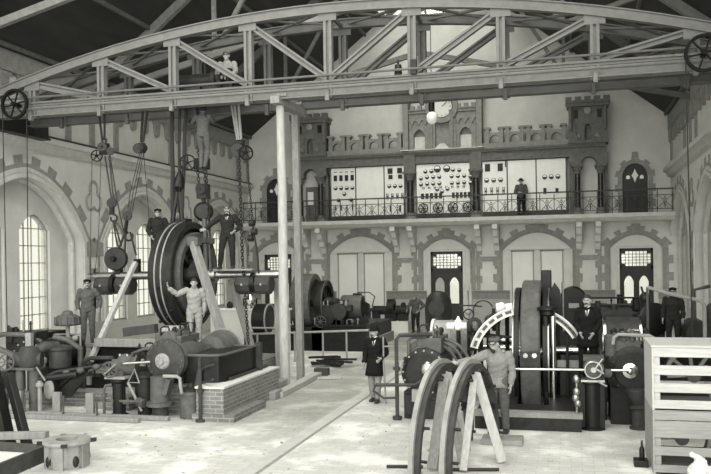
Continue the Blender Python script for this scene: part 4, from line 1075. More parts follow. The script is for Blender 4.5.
t = root('valve_column', (-11.62,15.3,0), 'pale valve column with handwheel and large elbow casting, next to the slim pump barrel', 'valve')
b = MB(); b.cyl((-11.65,15.25,0),(-11.65,15.25,.94),.09,n=16); b.cyl((-11.35,15.35,0),(-11.35,15.35,.94),.13,n=16); b.box(-11.85,-11.2,15.1,15.5,.94,.99); part('post', b, 'machine_mid', t)
b = MB(); b.lathe([(.25,.99),(.28,1.05),(.26,1.3),(.2,1.42)],(-11.45,15.35,0),(0,0,1),24); b.cyl((-11.75,15.2,1.15),(-11.2,15.4,1.15),.17,n=22); b.tube([(-11.35,15.4,1.3),(-11.2,15.5,1.42),(-11.05,15.75,1.4)],.12,14); b.lathe([(.22,0),(.24,.04),(.24,.38),(.28,.4),(.28,.46),(.12,.5)],(-11.02,15.8,.92),(0,0,1),22); part('body', b, 'machine_grey', t)
wheel_part(t,(-11.8,15.0,1.12),(.2,-1,0.1),.17,'machine_mid')
b = MB(); b.cyl((-11.8,15.0,1.12),(-11.7,15.3,1.12),.035); b.beam((-11.2,15.2,1.0),(-10.95,15.15,.72),.03,.02); b.cyl((-11.05,15.1,.72),(-11.05,15.1,0.0),.045,n=8); b.cyl((-11.05,15.1,.6),(-11.05,15.1,.68),.08); part('spindle', b, 'machine_pale', t)
t = root('pump', (-12.0,15.2,0), 'slim pale pump barrel beside the valve column with the elbow casting', 'pump')
b = MB(); b.lathe([(.13,0),(.13,.42),(.17,.43),(.17,.5)],(-12.0,15.1,0),(0,0,1),18); part('barrel', b, 'machine_mid', t)
b = MB(); b.cyl((-12.0,15.1,.5),(-12.0,15.1,.85),.04); b.beam((-12.05,15.1,.85),(-11.85,15.3,.75),.05,.04); part('plunger', b, 'machine_grey', t)
t = root('rocking_lever', (-10.3,15.6,.5), 'long dark valve lever running from the elbow casting towards the bolted cylinder', 'lever')
b = MB(); b.tube([(-11.2,15.4,.72),(-10.9,15.5,.86),(-10.2,15.8,.95),(-9.5,16.0,1.05)],.045,8); b.tube([(-11.2,15.3,.72),(-10.4,15.5,.82)],.07,8); part('rod', b, 'machine_dark', t)
b = MB(); b.prism([(-11.1,15.6,.75),(-10.2,15.7,.85),(-10.75,15.65,.25),(-11.05,15.6,.3)],(0,.12,0)); b.prism([(-10.75,15.62,.78),(-10.5,15.62,.8),(-10.9,15.6,.5)],(0,-.06,0)); part('bracket', b, 'machine_black', t)
b = MB(); 
for x in (-10.7,-10.35,-9.95): b.ell((x,15.55,.83+(x+10.7)*.2),(.09,.08,.07),n=10,m=6)
b.cyl((-10.1,15.5,.78),(-10.1,15.5,.6),.06,n=10); part('joint', b, 'machine_mid', t)
b = MB(); b.ell((-11.0,15.35,.5),(.13,.06,.22),n=12); solo('cover_plate', b, 'machine_pale', 'pale oval cover plate under the long dark lever', 'cover')
# cluster of engine bodies against the windows
t = root('steam_cylinder', (-11.9,17,.34), 'dark engine cylinder group under the windows, behind the elbow casting', 'cylinder')
b = MB(); b.cyl((-12.2,16.3,1.05),(-12.2,18.0,1.05),.4,n=28); b.lathe([(0,-.03),(.3,-.03),(.45,0),(.45,.07),(0,.07)],(-12.2,16.28,1.05),(0,1,0),28); part('barrel', b, 'machine_dark', t)
b = MB(); b.box(-13.1,-11.3,16.2,18.2,.34,.72); b.box(-11.3,-9.4,16.6,17.2,.34,.6); part('bed_plate', b, 'machine_black', t)
b = MB(); b.box(-12.15,-12.0,16.1,16.2,.34,1.65); part('stay', b, 'machine_pale', t)
b = MB(); b.box(-13.0,-12.5,16.5,18.2,.66,1.55); b.box(-12.9,-12.1,16.4,16.9,1.38,1.65); b.box(-12.85,-12.7,16.35,16.5,1.4,1.75); bevel(part('valve_chest', b, 'machine_dark', t),.02)
b = MB(); b.tube([(-13.3,16.4,1.5),(-12.9,16.3,1.6),(-12.4,16.4,1.58),(-12.0,16.5,1.4)],.06,10); b.tube([(-13.3,16.0,1.2),(-12.8,16.0,1.3),(-12.4,16.1,1.1)],.07,10); b.tube([(-11.9,16.8,1.5),(-11.6,16.9,1.42),(-11.3,17.,1.2),(-11.3,17.,.7)],.07,10); part('steam_pipe', b, 'machine_mid', t)
b = MB(); b.bolts((-12.2,16.25,1.05),(0,-1,0),.39,14,.02,.03); part('bolt', b, 'machine_pale', t)
# governor
t = root('governor', (-12.0,17.5,.66), 'flat round-capped governor on a slim post in front of the windows', 'governor')
b = MB(); b.lathe([(.2,-.13),(.29,-.1),(.3,.08),(.22,.13),(.14,.15),(.12,.22),(.05,.25)],(-11.98,17.5,1.84),(0,0,1),12)
for k in range(12): a = k*PI/6; b.beam((-11.98+.3*math.cos(a),17.5+.3*math.sin(a),1.74),(-11.98+.3*math.cos(a),17.5+.3*math.sin(a),1.93),.04,.03)
part('cap', b, 'machine_mid', t)
b = MB(); 
for z in (-.1,): b.ring((-11.98,17.5,1.84+z),(0,0,1),.28,.315,.03,24)
part('band', b, 'machine_dark', t)
b = MB(); b.lathe([(.1,.66),(.06,.74),(.05,1.3),(.1,1.33),(.1,1.4),(.05,1.45),(.05,1.72)],(-11.98,17.5,0),(0,0,1),14); b.cyl((-12.3,17.4,.66),(-12.3,17.4,1.5),.025); b.cyl((-11.7,17.6,.66),(-11.7,17.6,1.5),.025); b.cyl((-12.3,17.4,1.5),(-11.7,17.6,1.5),.02); b.ell((-12.2,17.45,1.4),.08); b.ell((-11.78,17.5,1.4),.08); part('post', b, 'machine_pale', t)
# dark bearer block and packing timbers under the rotor
b = MB(); b.box(-11.6,-9.0,17.9,18.3,.66,1.15); bevel(solo('bed_frame', b, 'machine_black', 'dark iron bed frame under the deck timbers by the rotor', 'frame'),.02)
timber((-11.35,17.75,1.28),(-9.65,17.75,1.28),.22,.2,'wood_mid','long deck timber lying on the dark bed frame beside the rotor','deck_timber')
timber((-10.94,18.4,1.48),(-10.05,18.4,1.58),.22,.22,'wood_dark','thick dark timber baulk resting on the deck timber beside the rotor rim','timber_baulk')
timber((-12.6,18.6,1.1),(-9.5,19.2,1.1),.3,.12,'wood_mid','broad plank walkway under the windows beneath the standing workman in a cap','plank_walk')
b = MB(); b.box(-10.0,-9.5,18.5,18.85,1.36,1.62); bevel(solo('packing_block', b, 'wood_pale', 'pale timber packing block under the rotor rim', 'block'),.02)
b = MB(); b.box(-10.1,-9.35,18.35,18.95,1.12,1.36); bevel(solo('packing_block', b, 'wood_mid', 'wider timber block under the pale packing block', 'block'),.02)
t = root('bearing_pedestal', (-8.9,18.8,.66), 'iron bearing pedestal with bolts below the packing blocks', 'bearing')
b = MB(); b.box(-9.7,-8.2,18.2,19.3,.66,1.12); bevel(part('base', b, 'machine_grey', t),.03)
b = MB()
for k in range(6): b.cyl((-9.6+.26*k,18.3,1.1),(-9.6+.26*k,18.3,1.28),.05,n=8); 
part('bolt', b, 'machine_pale', t)
b = MB(); b.cyl((-8.5,18.0,.95),(-7.4,18.4,.95),.2,n=18); b.cyl((-7.6,18.3,.95),(-7.3,18.42,.95),.24,n=18); solo('pipe_length', b, 'machine_dark', 'dark flanged pipe length lying behind the crank trough', 'pipe')
# low timber fence and planks on the floor in front
for k,(y,xa,xb) in enumerate(((14.6,-13.5,-8.4),(14.9,-13.2,-7.9))):
    timber((xa,y,.05),(xb,y+.03,.05),.12,.09,'wood_mid',('long floor plank along the edge of the dusty floor, before the fence posts','long floor plank between the edge plank and the short fence posts')[k],'floor_plank','plank')
for k,x in enumerate((-11.5,-10.55,-9.75)):
    t = root('fence_post', (x,15.05,0), ('short fence post in front of the valve column with the elbow casting','short fence post between the lever and the brick wall','short fence post next to the elbow pipe of the dark valve column')[k], 'post')
    b = MB(); b.box(x-.12,x+.06,15.0,15.08,.05,.5); part('board', b, 'wood_mid', t)
    b = MB(); b.beam((x+.08,15.1,.4),(x+.25,14.85,.08),.04,.06); part('brace', b, 'wood_dark', t)
timber((-10.5,15.12,.34),(-8.6,15.12,.34),.06,.05,'machine_mid','thin rail on the short fence posts before the brick wall','fence_rail','rail')

def fittings(parent, spots, seed=1):
    rr = random.Random(seed)
    for x,y,z in spots:
        b = MB(); k = rr.randrange(4); h = rr.uniform(.1,.22)
        if k == 0: b.lathe([(.035,0),(.035,h*.3),(.06,h*.35),(.06,h*.8),(.02,h)],(x,y,z),(0,0,1),12); nm = 'oil_cup'
        elif k == 1: b.cyl((x,y,z),(x,y,z+h*1.4),.022,n=8); b.cyl((x,y,z+h),(x,y,z+h*1.12),.05,n=8); nm = 'stud'
        elif k == 2: b.tube([(x,y,z),(x,y,z+h),(x+.06,y,z+h*1.2),(x+.18,y,z+h*1.2),(x+.2,y,z+h*.9),(x+.2,y,z)],.02,6); nm = 'oil_pipe'
        else: b.cyl((x,y,z),(x,y,z+h*.5),.07,n=10); b.cyl((x,y,z+h*.5),(x,y,z+h*.8),.04,n=8); nm = 'cap_nut'
        part(nm, b, rr.choice(['machine_pale','machine_dark','machine_mid','machine_black','steel_dull']), parent)
t = root('valve_rack', (-8.9,17.0,.66), 'row of small valves and oil cups between the bolted cylinder and the deck timber', 'valve gear')
b = MB(); b.box(-9.6,-8.7,16.5,16.9,.66,1.15); b.box(-9.4,-8.8,16.0,16.4,.66,.95); part('base', b, 'machine_dark', t)
fittings(t, [(-9.5+.15*k,16.6,1.15) for k in range(6)]+[(-9.3+.16*k,16.1,.95) for k in range(4)]+[(-8.5+.16*k,15.75,1.66) for k in range(4)]+[(-8.45+.13*k,16.3,1.7) for k in range(4)], 3)
b = MB(); b.tube([(-9.5,16.3,.66),(-9.5,16.3,1.2),(-9.2,16.3,1.3),(-8.8,16.3,1.3)],.04,8); part('pipe', b, 'machine_mid', t)
t = root('valve_rack', (-11.5,16.3,.6), 'cluster of small valves and pipes behind the elbow casting', 'valve gear')
b = MB(); b.box(-12.0,-11.1,15.95,16.15,.34,.9); part('base', b, 'machine_black', t)
fittings(t, [(-11.95+.17*k,16.05,.9) for k in range(5)]+[(-12.9+.2*k,16.5,1.65) for k in range(4)]+[(-11.2+.2*k,16.8,.6) for k in range(8)], 5)
b = MB(); b.tube([(-10.9,16.5,.34),(-10.9,16.5,.95),(-10.7,16.5,1.05),(-10.2,16.6,1.05),(-10.1,16.6,.9),(-10.1,16.6,.34)],.05,8); part('pipe', b, 'machine_grey', t)
b = MB(); b.prism([(-10.5,15.9,.0),(-9.5,15.9,.0),(-9.3,17.2,.62),(-10.2,17.2,.62)],(0,0,.05)); solo('loose_plate', b, 'stone', 'pale plate sloping up onto the brick foundation under the long lever', 'plate')

# ------------------------------------------------------------------ machines in the middle distance
t = root('dynamo', (-8.4,26.5,0), 'tall double-ring dynamo flywheel behind the squared timber post', 'dynamo')
b = MB(); b.lathe([(.78,-.35),(.98,-.35),(1.0,-.3),(1.0,.3),(.98,.35),(.78,.35)],(-8.75,26.5,1.76),(1,0,0),44,closed=True); part('ring', b, 'machine_mid', t)
b = MB(); b.lathe([(.66,-.14),(.82,-.14),(.84,.0),(.82,.14),(.66,.14)],(-8.08,26.4,1.66),(1,0,0),40,closed=True); w_ = part('armature_wheel', b, 'machine_black', t)
for k in range(10):
    a = k*PI/5; b = MB(); b.beam((-8.05,26.4,1.66),(-8.05,26.4+.7*math.cos(a),1.66+.7*math.sin(a)),.1,.08,up=(1,0,0)); part('spoke', b, 'machine_black', w_)
b = MB(); b.ring((-7.92,26.4,1.66),(1,0,0),.8,.86,.03,40); part('edge_ring', b, 'machine_mid', t)
b = MB(); b.cyl((-9.3,26.45,1.66),(-7.3,26.45,1.66),.12,n=16); b.cyl((-8.0,26.42,1.66),(-7.5,26.42,1.66),.26,.18,n=18); part('shaft', b, 'machine_dark', t)
b = MB(); b.box(-9.4,-7.9,25.6,27.2,0,.85); part('base', b, 'machine_dark', t)
t = root('steam_engine', (-7.5,26.2,0), 'compact dark engine with small handwheel beside the double-ring dynamo', 'engine')
b = MB(); b.cyl((-7.85,25.7,1.2),(-7.85,27.0,1.2),.33,n=24); b.lathe([(0,-.02),(.3,-.02),(.37,0),(.37,.06),(0,.06)],(-7.85,25.66,1.2),(0,1,0),24); part('cylinder', b, 'machine_dark', t)
b = MB(); b.box(-8.1,-6.9,25.8,26.8,1.42,1.62); b.box(-8.2,-8.05,25.7,25.9,1.2,1.72); b.cyl((-7.55,26.,1.6),(-7.55,26.,1.82),.13); b.cyl((-7.2,26.,1.6),(-7.2,26.,1.75),.1); b.cyl((-8.15,26.,1.78),(-7.0,26.,1.78),.025); b.cyl((-7.35,25.7,1.4),(-7.35,27,1.4),.3,n=20); part('valve_chest', b, 'machine_grey', t)
wheel_part(t,(-7.95,25.55,1.05),(0,-1,0),.2,'machine_mid')
b = MB(); b.box(-8.3,-6.3,25.6,27.2,0,.9); b.box(-8.0,-6.25,25.5,27.3,.88,.95); part('base', b, 'machine_black', t)
fittings(t, [(-8.1+.17*k,25.85,1.62) for k in range(7)]+[(-8.2+.2*k,25.65,.95) for k in range(9)]+[(-7.95+.2*k,26.3,1.62) for k in range(5)], 11)
t = root('dynamo', (-6.9,26.6,.9), 'barrel-shaped dynamo with dark open end before the pale wall panels', 'dynamo')
b = MB(); b.lathe([(.3,-.42),(.42,-.42),(.44,-.38),(.44,.3),(.42,.36),(.34,.36)],(-7.0,26.6,1.52),(1,0,0),34,closed=True); part('barrel', b, 'machine_mid', t)
b = MB(); b.lathe([(0,.0),(.32,.05),(.36,.36),(.2,.44),(.1,.6),(0,.6)],(-7.0,26.6,1.52),(1,0,0),30); part('armature', b, 'machine_black', t)
b = MB(); b.box(-7.3,-6.5,26.3,26.9,.92,1.15); b.tube([(-6.95,26.6,1.93),(-6.8,26.6,2.05),(-6.4,26.6,2.05),(-6.2,26.6,1.9),(-6.3,26.6,1.55)],.02,6); b.box(-7.0,-6.7,26.5,26.7,1.94,2.02); part('bracket', b, 'machine_dark', t)
t = root('plinth', (-7.5,30.6,0), 'low dark plinth with a stone curb beyond the barrel dynamo', 'plinth')
b = MB(); b.box(-8.1,-6.95,29.35,32,.36,.85); part('block', b, 'machine_dark', t); b = MB(); b.box(-8.1,-6.85,29.35,32,0,.36); part('curb', b, 'stone', t)
for o_ in list(COL.objects):
    if o_.parent is None and o_.get('label','') in ('tall double-ring dynamo flywheel behind the squared timber post','compact dark engine with small handwheel beside the double-ring dynamo','barrel-shaped dynamo with dark open end before the pale wall panels'): o_.location = V(o_.location)+V((-.62,2.0,0)); ORG[o_] = ORG[o_]+V((-.62,2.0,0))
# pale wall behind the rotor with fittings
t = root('partition_wall', (-10.2,26.2,0), 'low pale partition wall seen under the free shaft end', 'partition')
b = MB(); b.box(-12.2,-9.3,26.2,26.4,0,1.55); part('panel', b, 'plaster_light', t); b = MB(); b.box(-12.25,-9.25,26.15,26.45,1.55,1.61); part('coping', b, 'marble_white', t)
t = root('governor', (-10.75,26.3,1.61), 'small bright governor dome standing on the pale partition wall', 'governor')
b = MB(); b.lathe([(.2,0),(.2,.1),(.13,.14),(.2,.2),(.2,.3),(.1,.42),(.03,.5)],(-10.75,26.3,1.61),(0,0,1),18); part('dome', b, 'steel_bright', t); b = MB(); b.cyl((-10.98,26.3,1.61),(-10.98,26.3,1.95),.03); b.cyl((-10.5,26.3,1.61),(-10.5,26.3,1.95),.03); part('stay', b, 'machine_dark', t)
b = MB(); b.ell((-11.5,26.3,1.71),(.12,.1,.14),n=10,m=7); solo('oil_can', b, 'machine_dark', 'small dark round vessel standing on the pale partition wall', 'oil can')
t = root('dynamo', (-9.9,25.2,0), 'dynamo with half-round end disc in front of the pale partition wall', 'dynamo')
b = MB(); b.lathe([(0,-.18),(.46,-.18),(.52,-.14),(.52,.25),(.48,.3),(0,.3)],(-9.95,25.3,1.3),(1,0,0),32); part('body', b, 'machine_black', t)
b = MB(); b.ring((-9.64,25.3,1.3),(1,0,0),.47,.53,.04,32); part('rim', b, 'machine_pale', t)
b = MB(); b.box(-10.4,-9.3,24.9,25.7,0,.85); part('base', b, 'machine_dark', t)
# rail in front of it all
t = root('pipe_railing', (-7.6,24.9,0), 'pale two-rail pipe railing behind the timber posts', 'railing')
b = MB(); b.cyl((-9.9,24.3,1.1),(-8.9,24.3,1.1),.03,n=8); b.cyl((-9.9,24.3,.9),(-6.05,24.9,1.0),.035,n=8); part('rail', b, 'machine_pale', t)
for x in (-9.7,-8.5,-7.6,-6.85,-6.1):
    b = MB(); y = 24.3+(x+9.9)/3.85*.6; b.cyl((x,y,0),(x,y,.9+(x+9.9)/3.85*.1),.032,n=8); part('post', b, 'machine_pale', t)
# things lying on the floor there
t = root('scrap_heap', (-7.0,23.6,0), 'low heap of dark iron bars on the floor in front of the pipe railing', 'scrap')
for k in range(7):
    a = random.uniform(-.5,.5); c = V((-7.0+random.uniform(-.3,.3),23.6+random.uniform(-.2,.2),.06+.04*k)); d = V((.5*math.cos(a),.5*math.sin(a),random.uniform(-.04,.06))); b = MB(); b.beam(c-d,c+d,.09,.06); part('bar', b, 'machine_dark', t)
timber((-7.0,20.9,.03),(-6.0,21.1,.03),.18,.05,'wood_pale','short pale board lying on the floor beyond the squared post','board','board')
# small sets on the white plinth at the back wall
t = root('motor_generator', (-7.7,35.6,.0), 'row of small dark motors on a white plinth at the back wall', 'motor')
b = MB(); b.box(-8.6,-6.9,35.2,36.3,0,.48); part('plinth', b, 'plaster_light', t)
b = MB(); b.ring((-7.75,35.7,1.05),(1,0,0),.2,.42,.3,24); part('wheel', b, 'machine_black', t)
b = MB(); b.box(-8.0,-7.5,35.4,36.0,.48,.95); b.box(-7.95,-7.65,35.35,35.4,.72,.86); part('bearing', b, 'machine_dark', t)
b = MB(); b.cyl((-8.6,35.7,.95),(-7.9,35.7,.95),.2,n=18); b.cyl((-7.5,35.7,.95),(-6.95,35.7,.95),.22,n=18); b.ell((-7.2,35.7,1.2),.12); b.box(-8.6,-8.3,35.5,35.9,.48,.9); b.box(-7.4,-7.,35.5,35.9,.48,.8); part('motor', b, 'machine_dark', t)
for k,x in enumerate((-9.3,-8.95)):
    t = root('pump', (x,34.6,0), ('slim pump with round head by the white plinth, nearer the barrel dynamo','slim pump with round head touching the end of the white plinth')[k], 'pump')
    b = MB(); b.cyl((x,34.6,0),(x,34.6,.9),.13,n=14); part('body', b, 'machine_dark', t); b = MB(); b.cyl((x-.12,34.6,1.05),(x+.12,34.6,1.05),.2,n=18); part('head', b, 'machine_dark', t)
t = root('long_bench', (-10.5,37.6,0), 'dark machine bench along the back wall below the first pale panels', 'bench')
b = MB(); b.box(-12.,-9.2,37.3,38.2,.75,.9); part('top', b, 'machine_dark', t)
for x in (-11.9,-10.6,-9.4): b = MB(); b.box(x,x+.12,37.4,38.1,0,.75); part('leg', b, 'machine_dark', t)

# ------------------------------------------------------------------ finished engine on the right
t = root('engine_plinth', (-.7,17.2,0), 'low tiled plinth under the finished engine and its flywheel', 'plinth')
b = MB(); b.box(-1.75,-1.05,15.35,21.5,0,.3); b.box(-.4,.2,15.35,21.5,0,.3); b.box(-1.05,-.4,15.35,16.4,0,.3); b.box(-1.05,-.4,20.6,21.5,0,.3); part('block', b, 'machine_dark', t)
b = MB(); b.box(-1.77,.22,15.33,15.6,.24,.33); part('edge_tile', b, 'stone', t)
b = MB(); b.box(-1.5,-.8,14.0,14.5,0,.09); bevel(solo('step', b, 'stone', 'low stone step on the tiled floor behind the curved castings', 'step'),.01)
# flywheel of the generator
FW = (-.78,18.5,1.1)
t = root('generator_flywheel', (FW[0],FW[1],0), 'broad smooth-rimmed generator flywheel seen edge-on in the finished engine', 'flywheel')
b = MB(); b.lathe([(1.35,-.2),(1.58,-.2),(1.61,-.17),(1.61,.17),(1.58,.2),(1.35,.2)],FW,(1,0,0),72,closed=True); part('rim', b, 'machine_mid', t)
b = MB(); 
for s in (-1,1): b.ring((FW[0]+s*.3,FW[1],FW[2]),(1,0,0),1.2,1.45,.1,56)
part('pole_ring', b, 'machine_black', t)
b = MB()
for s in (-1,1): b.ring((FW[0]+s*.36,FW[1],FW[2]),(1,0,0),1.38,1.44,.03,56)
part('bright_ring', b, 'steel_dull', t)
b = MB(); b.lathe([(.15,-.16),(1.4,-.1),(1.4,.1),(.15,.16)],FW,(1,0,0),48,closed=True); part('web', b, 'machine_black', t)
b = MB(); b.box(FW[0]-.2,FW[0]+.2,16.82,16.86,1.0,1.3); 
part('lap_plate', b, 'machine_grey', t)
b = MB()
for s in (-1,1): b.cyl((FW[0]+s*.09,16.84,1.22),(FW[0]+s*.09,16.78,1.22),.05,n=14)
part('bolt', b, 'steel_bright', t)
b = MB(); b.cyl((-1.9,18.5,1.1),(-.3,18.5,1.1),.16,n=22); b.cyl((-.3,18.5,1.15),(.5,18.5,1.15),.1,n=22); part('shaft', b, 'steel_bright', t)
t = root('pole_casing', (-.5,19.5,.3), 'upright iron casing with a square cap behind the flywheel rim', 'casing')
b = MB(); b.box(-.62,-.38,19.35,19.65,2.2,2.92); bevel(part('cap', b, 'machine_dark', t),.03)
b = MB(); b.prism([(-.5,19.3,2.25),(-.32,19.3,2.62),(-.2,19.3,2.45),(-.14,19.3,2.1),(-.2,19.3,1.6),(-.5,19.3,1.6)],(0,.5,0)); b.box(-.62,-.2,19.4,19.7,.3,2.2); part('body', b, 'machine_black', t)
b = MB(); b.cyl((-.13,19.3,1.5),(-.13,19.3,2.65),.025,n=8); part('rod', b, 'steel_dull', t)
t = root('bearing_column', (-.3,17.2,.3), 'bright polished column with a dark cup on top beside the flywheel', 'column')
b = MB(); b.cyl((-.32,17.2,.3),(-.32,17.2,2.0),.055,n=16); part('shaft', b, 'steel_bright', t)
b = MB(); b.cyl((-.47,17.3,.3),(-.47,17.3,2.0),.08,n=16); b.lathe([(.1,2.0),(.14,2.03),(.14,2.1),(.22,2.13),(.22,2.18),(.1,2.2)],(-.42,17.25,0),(0,0,1),20); part('pedestal', b, 'machine_black', t)
t = root('arched_footbridge', (-.8,18.6,.3), 'pale riveted arch footbridge over the shaft on both sides of the flywheel', 'footbridge')
def arc_xz(r, a): return (-.86+r*math.cos(math.radians(a)), 1.0+r*math.sin(math.radians(a))*.98)
for a0,a1 in ((104,164),(30,62)):
    n_ = 14; P = [(arc_xz(1.08,a0+(a1-a0)*i/n_),arc_xz(1.22,a0+(a1-a0)*i/n_)) for i in range(n_+1)]
    b = MB()
    b.loft([[(p[0],17.3,p[1]),(q[0],17.3,q[1]),(q[0],17.36,q[1]),(p[0],17.36,p[1])] for p,q in P]); part('string_plate', b, 'plaster_light', t)
    b = MB()
    for rr in (1.08,1.22): b.tube([(arc_xz(rr,a0+(a1-a0)*i/n_)[0],17.29,arc_xz(rr,a0+(a1-a0)*i/n_)[1]) for i in range(n_+1)],.016,6)
    part('edge_bead', b, 'marble_white', t)
    b = MB()
    for i in range(6):
        a = a0+(a1-a0)*(i+.5)/6; x,z = arc_xz(1.15,a); tt = math.radians(a+90); R_ = Matrix.Rotation(-tt,3,'Y'); b.obox((x,17.29,z),(.13,.02,.06),R_)
    part('plate_mark', b, 'machine_mid', t)
    b = MB(); b.loft([[(p[0],17.36,p[1]),(p[0]*1.0,17.36,p[1]+.03),(p[0],18.0,p[1]+.03),(p[0],18.0,p[1])] for p,q in P]); part('tread', b, 'machine_dark', t)
    for a in (a0+(a1-a0)*.35, a0+(a1-a0)*.9):
        x,z = arc_xz(1.09,a); b = MB(); b.cyl((x,17.4,.3),(x,17.4,z),.03,n=8); part('support', b, 'machine_dark', t)
# left cylinder of the right engine
t = root('steam_cylinder', (-2.8,16.5,0), 'large dark engine cylinder with bright cover boss behind the curved castings', 'cylinder')
c = (-2.82,16.0,.95)
b = MB(); b.lathe([(.4,.08),(.46,.1),(.46,.2),(.42,.24),(.42,1.2),(.46,1.24),(.46,1.34),(0,1.34)],c,(0,1,0),40); part('barrel', b, 'machine_grey', t)
b = MB(); b.lathe([(0,-.03),(.36,-.03),(.4,0),(.47,.02),(.47,.09),(0,.09)],c,(0,1,0),40); cv = part('cover', b, 'machine_dark', t)
b = MB(); b.bolts((c[0],c[1]+.02,c[2]),(0,-1,0),.43,16,.022,.035); part('bolt', b, 'machine_pale', cv)
b = MB(); b.lathe([(0,-.14),(.08,-.13),(.14,-.08),(.16,-.03),(0,-.02)],(c[0]+.08,c[1],c[2]+.07),(0,1,0),20); part('boss', b, 'steel_bright', cv, 'bright cover boss')
b = MB(); b.box(-3.25,-2.3,16.05,17.4,0,.55); b.box(-3.2,-2.9,15.95,16.1,.1,.5); part('foot', b, 'machine_dark', t)
b = MB(); b.box(-3.0,-2.5,16.2,17.2,1.3,1.62); b.cyl((-2.85,16.2,1.62),(-2.85,16.2,1.75),.06,n=10); b.cyl((-2.6,16.3,1.62),(-2.6,16.3,1.8),.07,n=10); b.box(-3.15,-3.0,16.2,16.9,1.25,1.5); bevel(part('valve_chest', b, 'machine_mid', t),.015)
b = MB()
for k in range(3): b.tube(arcpts((-2.75+.08*k,16.6,.95),(1,0,0),(0,0,1),.52+.05*k,0,80,8),.035,8)
part('lagging_band', b, 'machine_mid', t)
b = MB(); b.tube([(-3.36,15.9,0),(-3.36,15.9,1.6),(-3.3,15.92,1.69),(-2.68,16.2,1.7)],.04,10); b.cyl((-3.36,15.9,.02),(-3.36,15.9,.07),.1,n=14); b.cyl((-3.36,15.9,1.0),(-3.36,15.9,1.06),.075,n=14); part('steam_pipe', b, 'machine_grey', t)
b = MB(); b.tube([(-3.15,16.1,1.2),(-3.15,16.1,1.55),(-3.1,16.12,1.63),(-2.75,16.3,1.64)],.035,10); b.tube([(-3.0,16.1,1.2),(-3.0,16.1,1.42),(-2.8,16.2,1.44)],.03,8); part('drain_pipe', b, 'machine_mid', t)
b = MB(); b.tube([(-3.75,15.7,.72),(-2.95,15.7,.74),(-2.85,15.8,.8)],.035,8); b.tube([(-3.75,15.7,.72),(-3.8,15.7,.6),(-3.6,15.75,.45),(-3.36,15.85,.45)],.025,8); part('lever', b, 'machine_grey', t)
b = MB(); b.box(-3.05,-2.75,15.85,15.98,.38,.62); part('name_plate', b, 'machine_pale', t, 'pale blank plate')
fittings(t, [(-2.95+.12*k,16.25,1.62) for k in range(4)]+[(-2.95+.12*k,16.8,1.62) for k in range(4)]+[(-3.3+.1*k,15.98,.95+.12*k) for k in range(2)], 7)
t = root('guide_barrel', (-2.7,19.4,0), 'bright polished crosshead barrel behind the cylinder at the half-round castings', 'engine part')
b = MB(); b.lathe([(.38,0),(.42,.03),(.42,.4),(.43,.41),(.43,.46),(.42,.47),(.42,.87),(.38,.9)],(-3.1,18.9,1.36),(1,0,0),40); part('barrel', b, 'machine_pale', t)
b = MB(); b.box(-3.1,-2.3,18.6,19.6,0,1.0); part('foot', b, 'machine_dark', t)
b = MB(); b.ring((-3.08,18.9,1.36),(1,0,0),.39,.45,.06,36); part('rim', b, 'plaster_light', t)
t = root('governor', (-2.3,18.1,1.3), 'white lobed governor head in front of the polished barrel', 'governor')
b = MB(); b.cyl((-2.4,18.1,1.0),(-2.4,18.1,1.62),.05,n=12); part('spindle', b, 'machine_dark', t); b = MB(); b.ell((-2.4,18.1,1.7),(.08,.08,.11)); b.lathe([(.08,-.1),(.1,.0),(.08,.08),(.04,.13),(.015,.19)],(-2.4,18.1,1.74),(0,0,1),14); part('head', b, 'enamel', t)
for s in (-1,1): b = MB(); b.cyl((-2.4+s*.09,18.1,1.7),(-2.4+s*.25,18.1,1.7),.09,.08,n=16); part('ball', b, 'enamel', t)
b = MB(); b.lathe([(.36,0),(.38,.6),(.33,.85),(.2,1.0),(.06,1.05)],(-3.45,22.0,1.3),(0,0,1),26); b.cyl((-3.45,22,0),(-3.45,22,1.31),.33,n=24); b.cyl((-3.45,22.,1.9),(-3.45,21.6,1.9),.22,n=18); solo('domed_casing', b, 'machine_dark', 'dark domed casing behind the polished barrel, in front of the middle door', 'casing')
b = MB(); b.lathe([(.06,0),(.05,.02),(.05,1.2),(.03,1.35)],(-2.55,21.8,1.2),(0,0,1),10); b.cyl((-2.55,21.8,0),(-2.55,21.8,1.2),.07); b.ell((-2.6,21.6,1.8),.09); solo('lubricator', b, 'machine_pale', 'thin pale rod lubricator standing before the middle door', 'lubricator')
# valve gear between barrel and flywheel
t = root('valve_gear', (-1.8,18.2,.3), 'tangle of dark valve gear rods with bright knobs beside the edge-on flywheel', 'valve gear')
b = MB(); b.box(-2.15,-1.6,17.6,17.9,1.22,1.28); b.box(-2.15,-1.6,17.6,17.9,1.5,1.55)
for x in (-2.12,-1.98,-1.84,-1.7): b.cyl((x,17.65,.3),(x,17.65,1.65),.035,n=8)
for x in (-1.5,-1.3): b.cyl((x,17.8,.3),(x,17.8,1.95),.045,n=8)
b.beam((-1.95,17.7,1.6),(-1.2,17.7,1.5),.05,.05); b.cyl((-1.55,17.7,1.0),(-1.2,17.7,1.0),.12,n=14); part('frame', b, 'machine_black', t)
b = MB(); b.cyl((-1.62,18.0,1.42),(-1.15,18.0,1.42),.11,n=16); b.cyl((-1.35,17.6,1.15),(-1.0,17.6,1.15),.07,n=14); part('drum', b, 'steel_bright', t)
b = MB(); b.ring((-2.02,17.9,1.75),(.3,-1,0),.08,.17,.07,22); b.ring((-1.68,18.,1.85),(.3,-1,0),.03,.12,.07,20); part('eccentric', b, 'machine_grey', t)
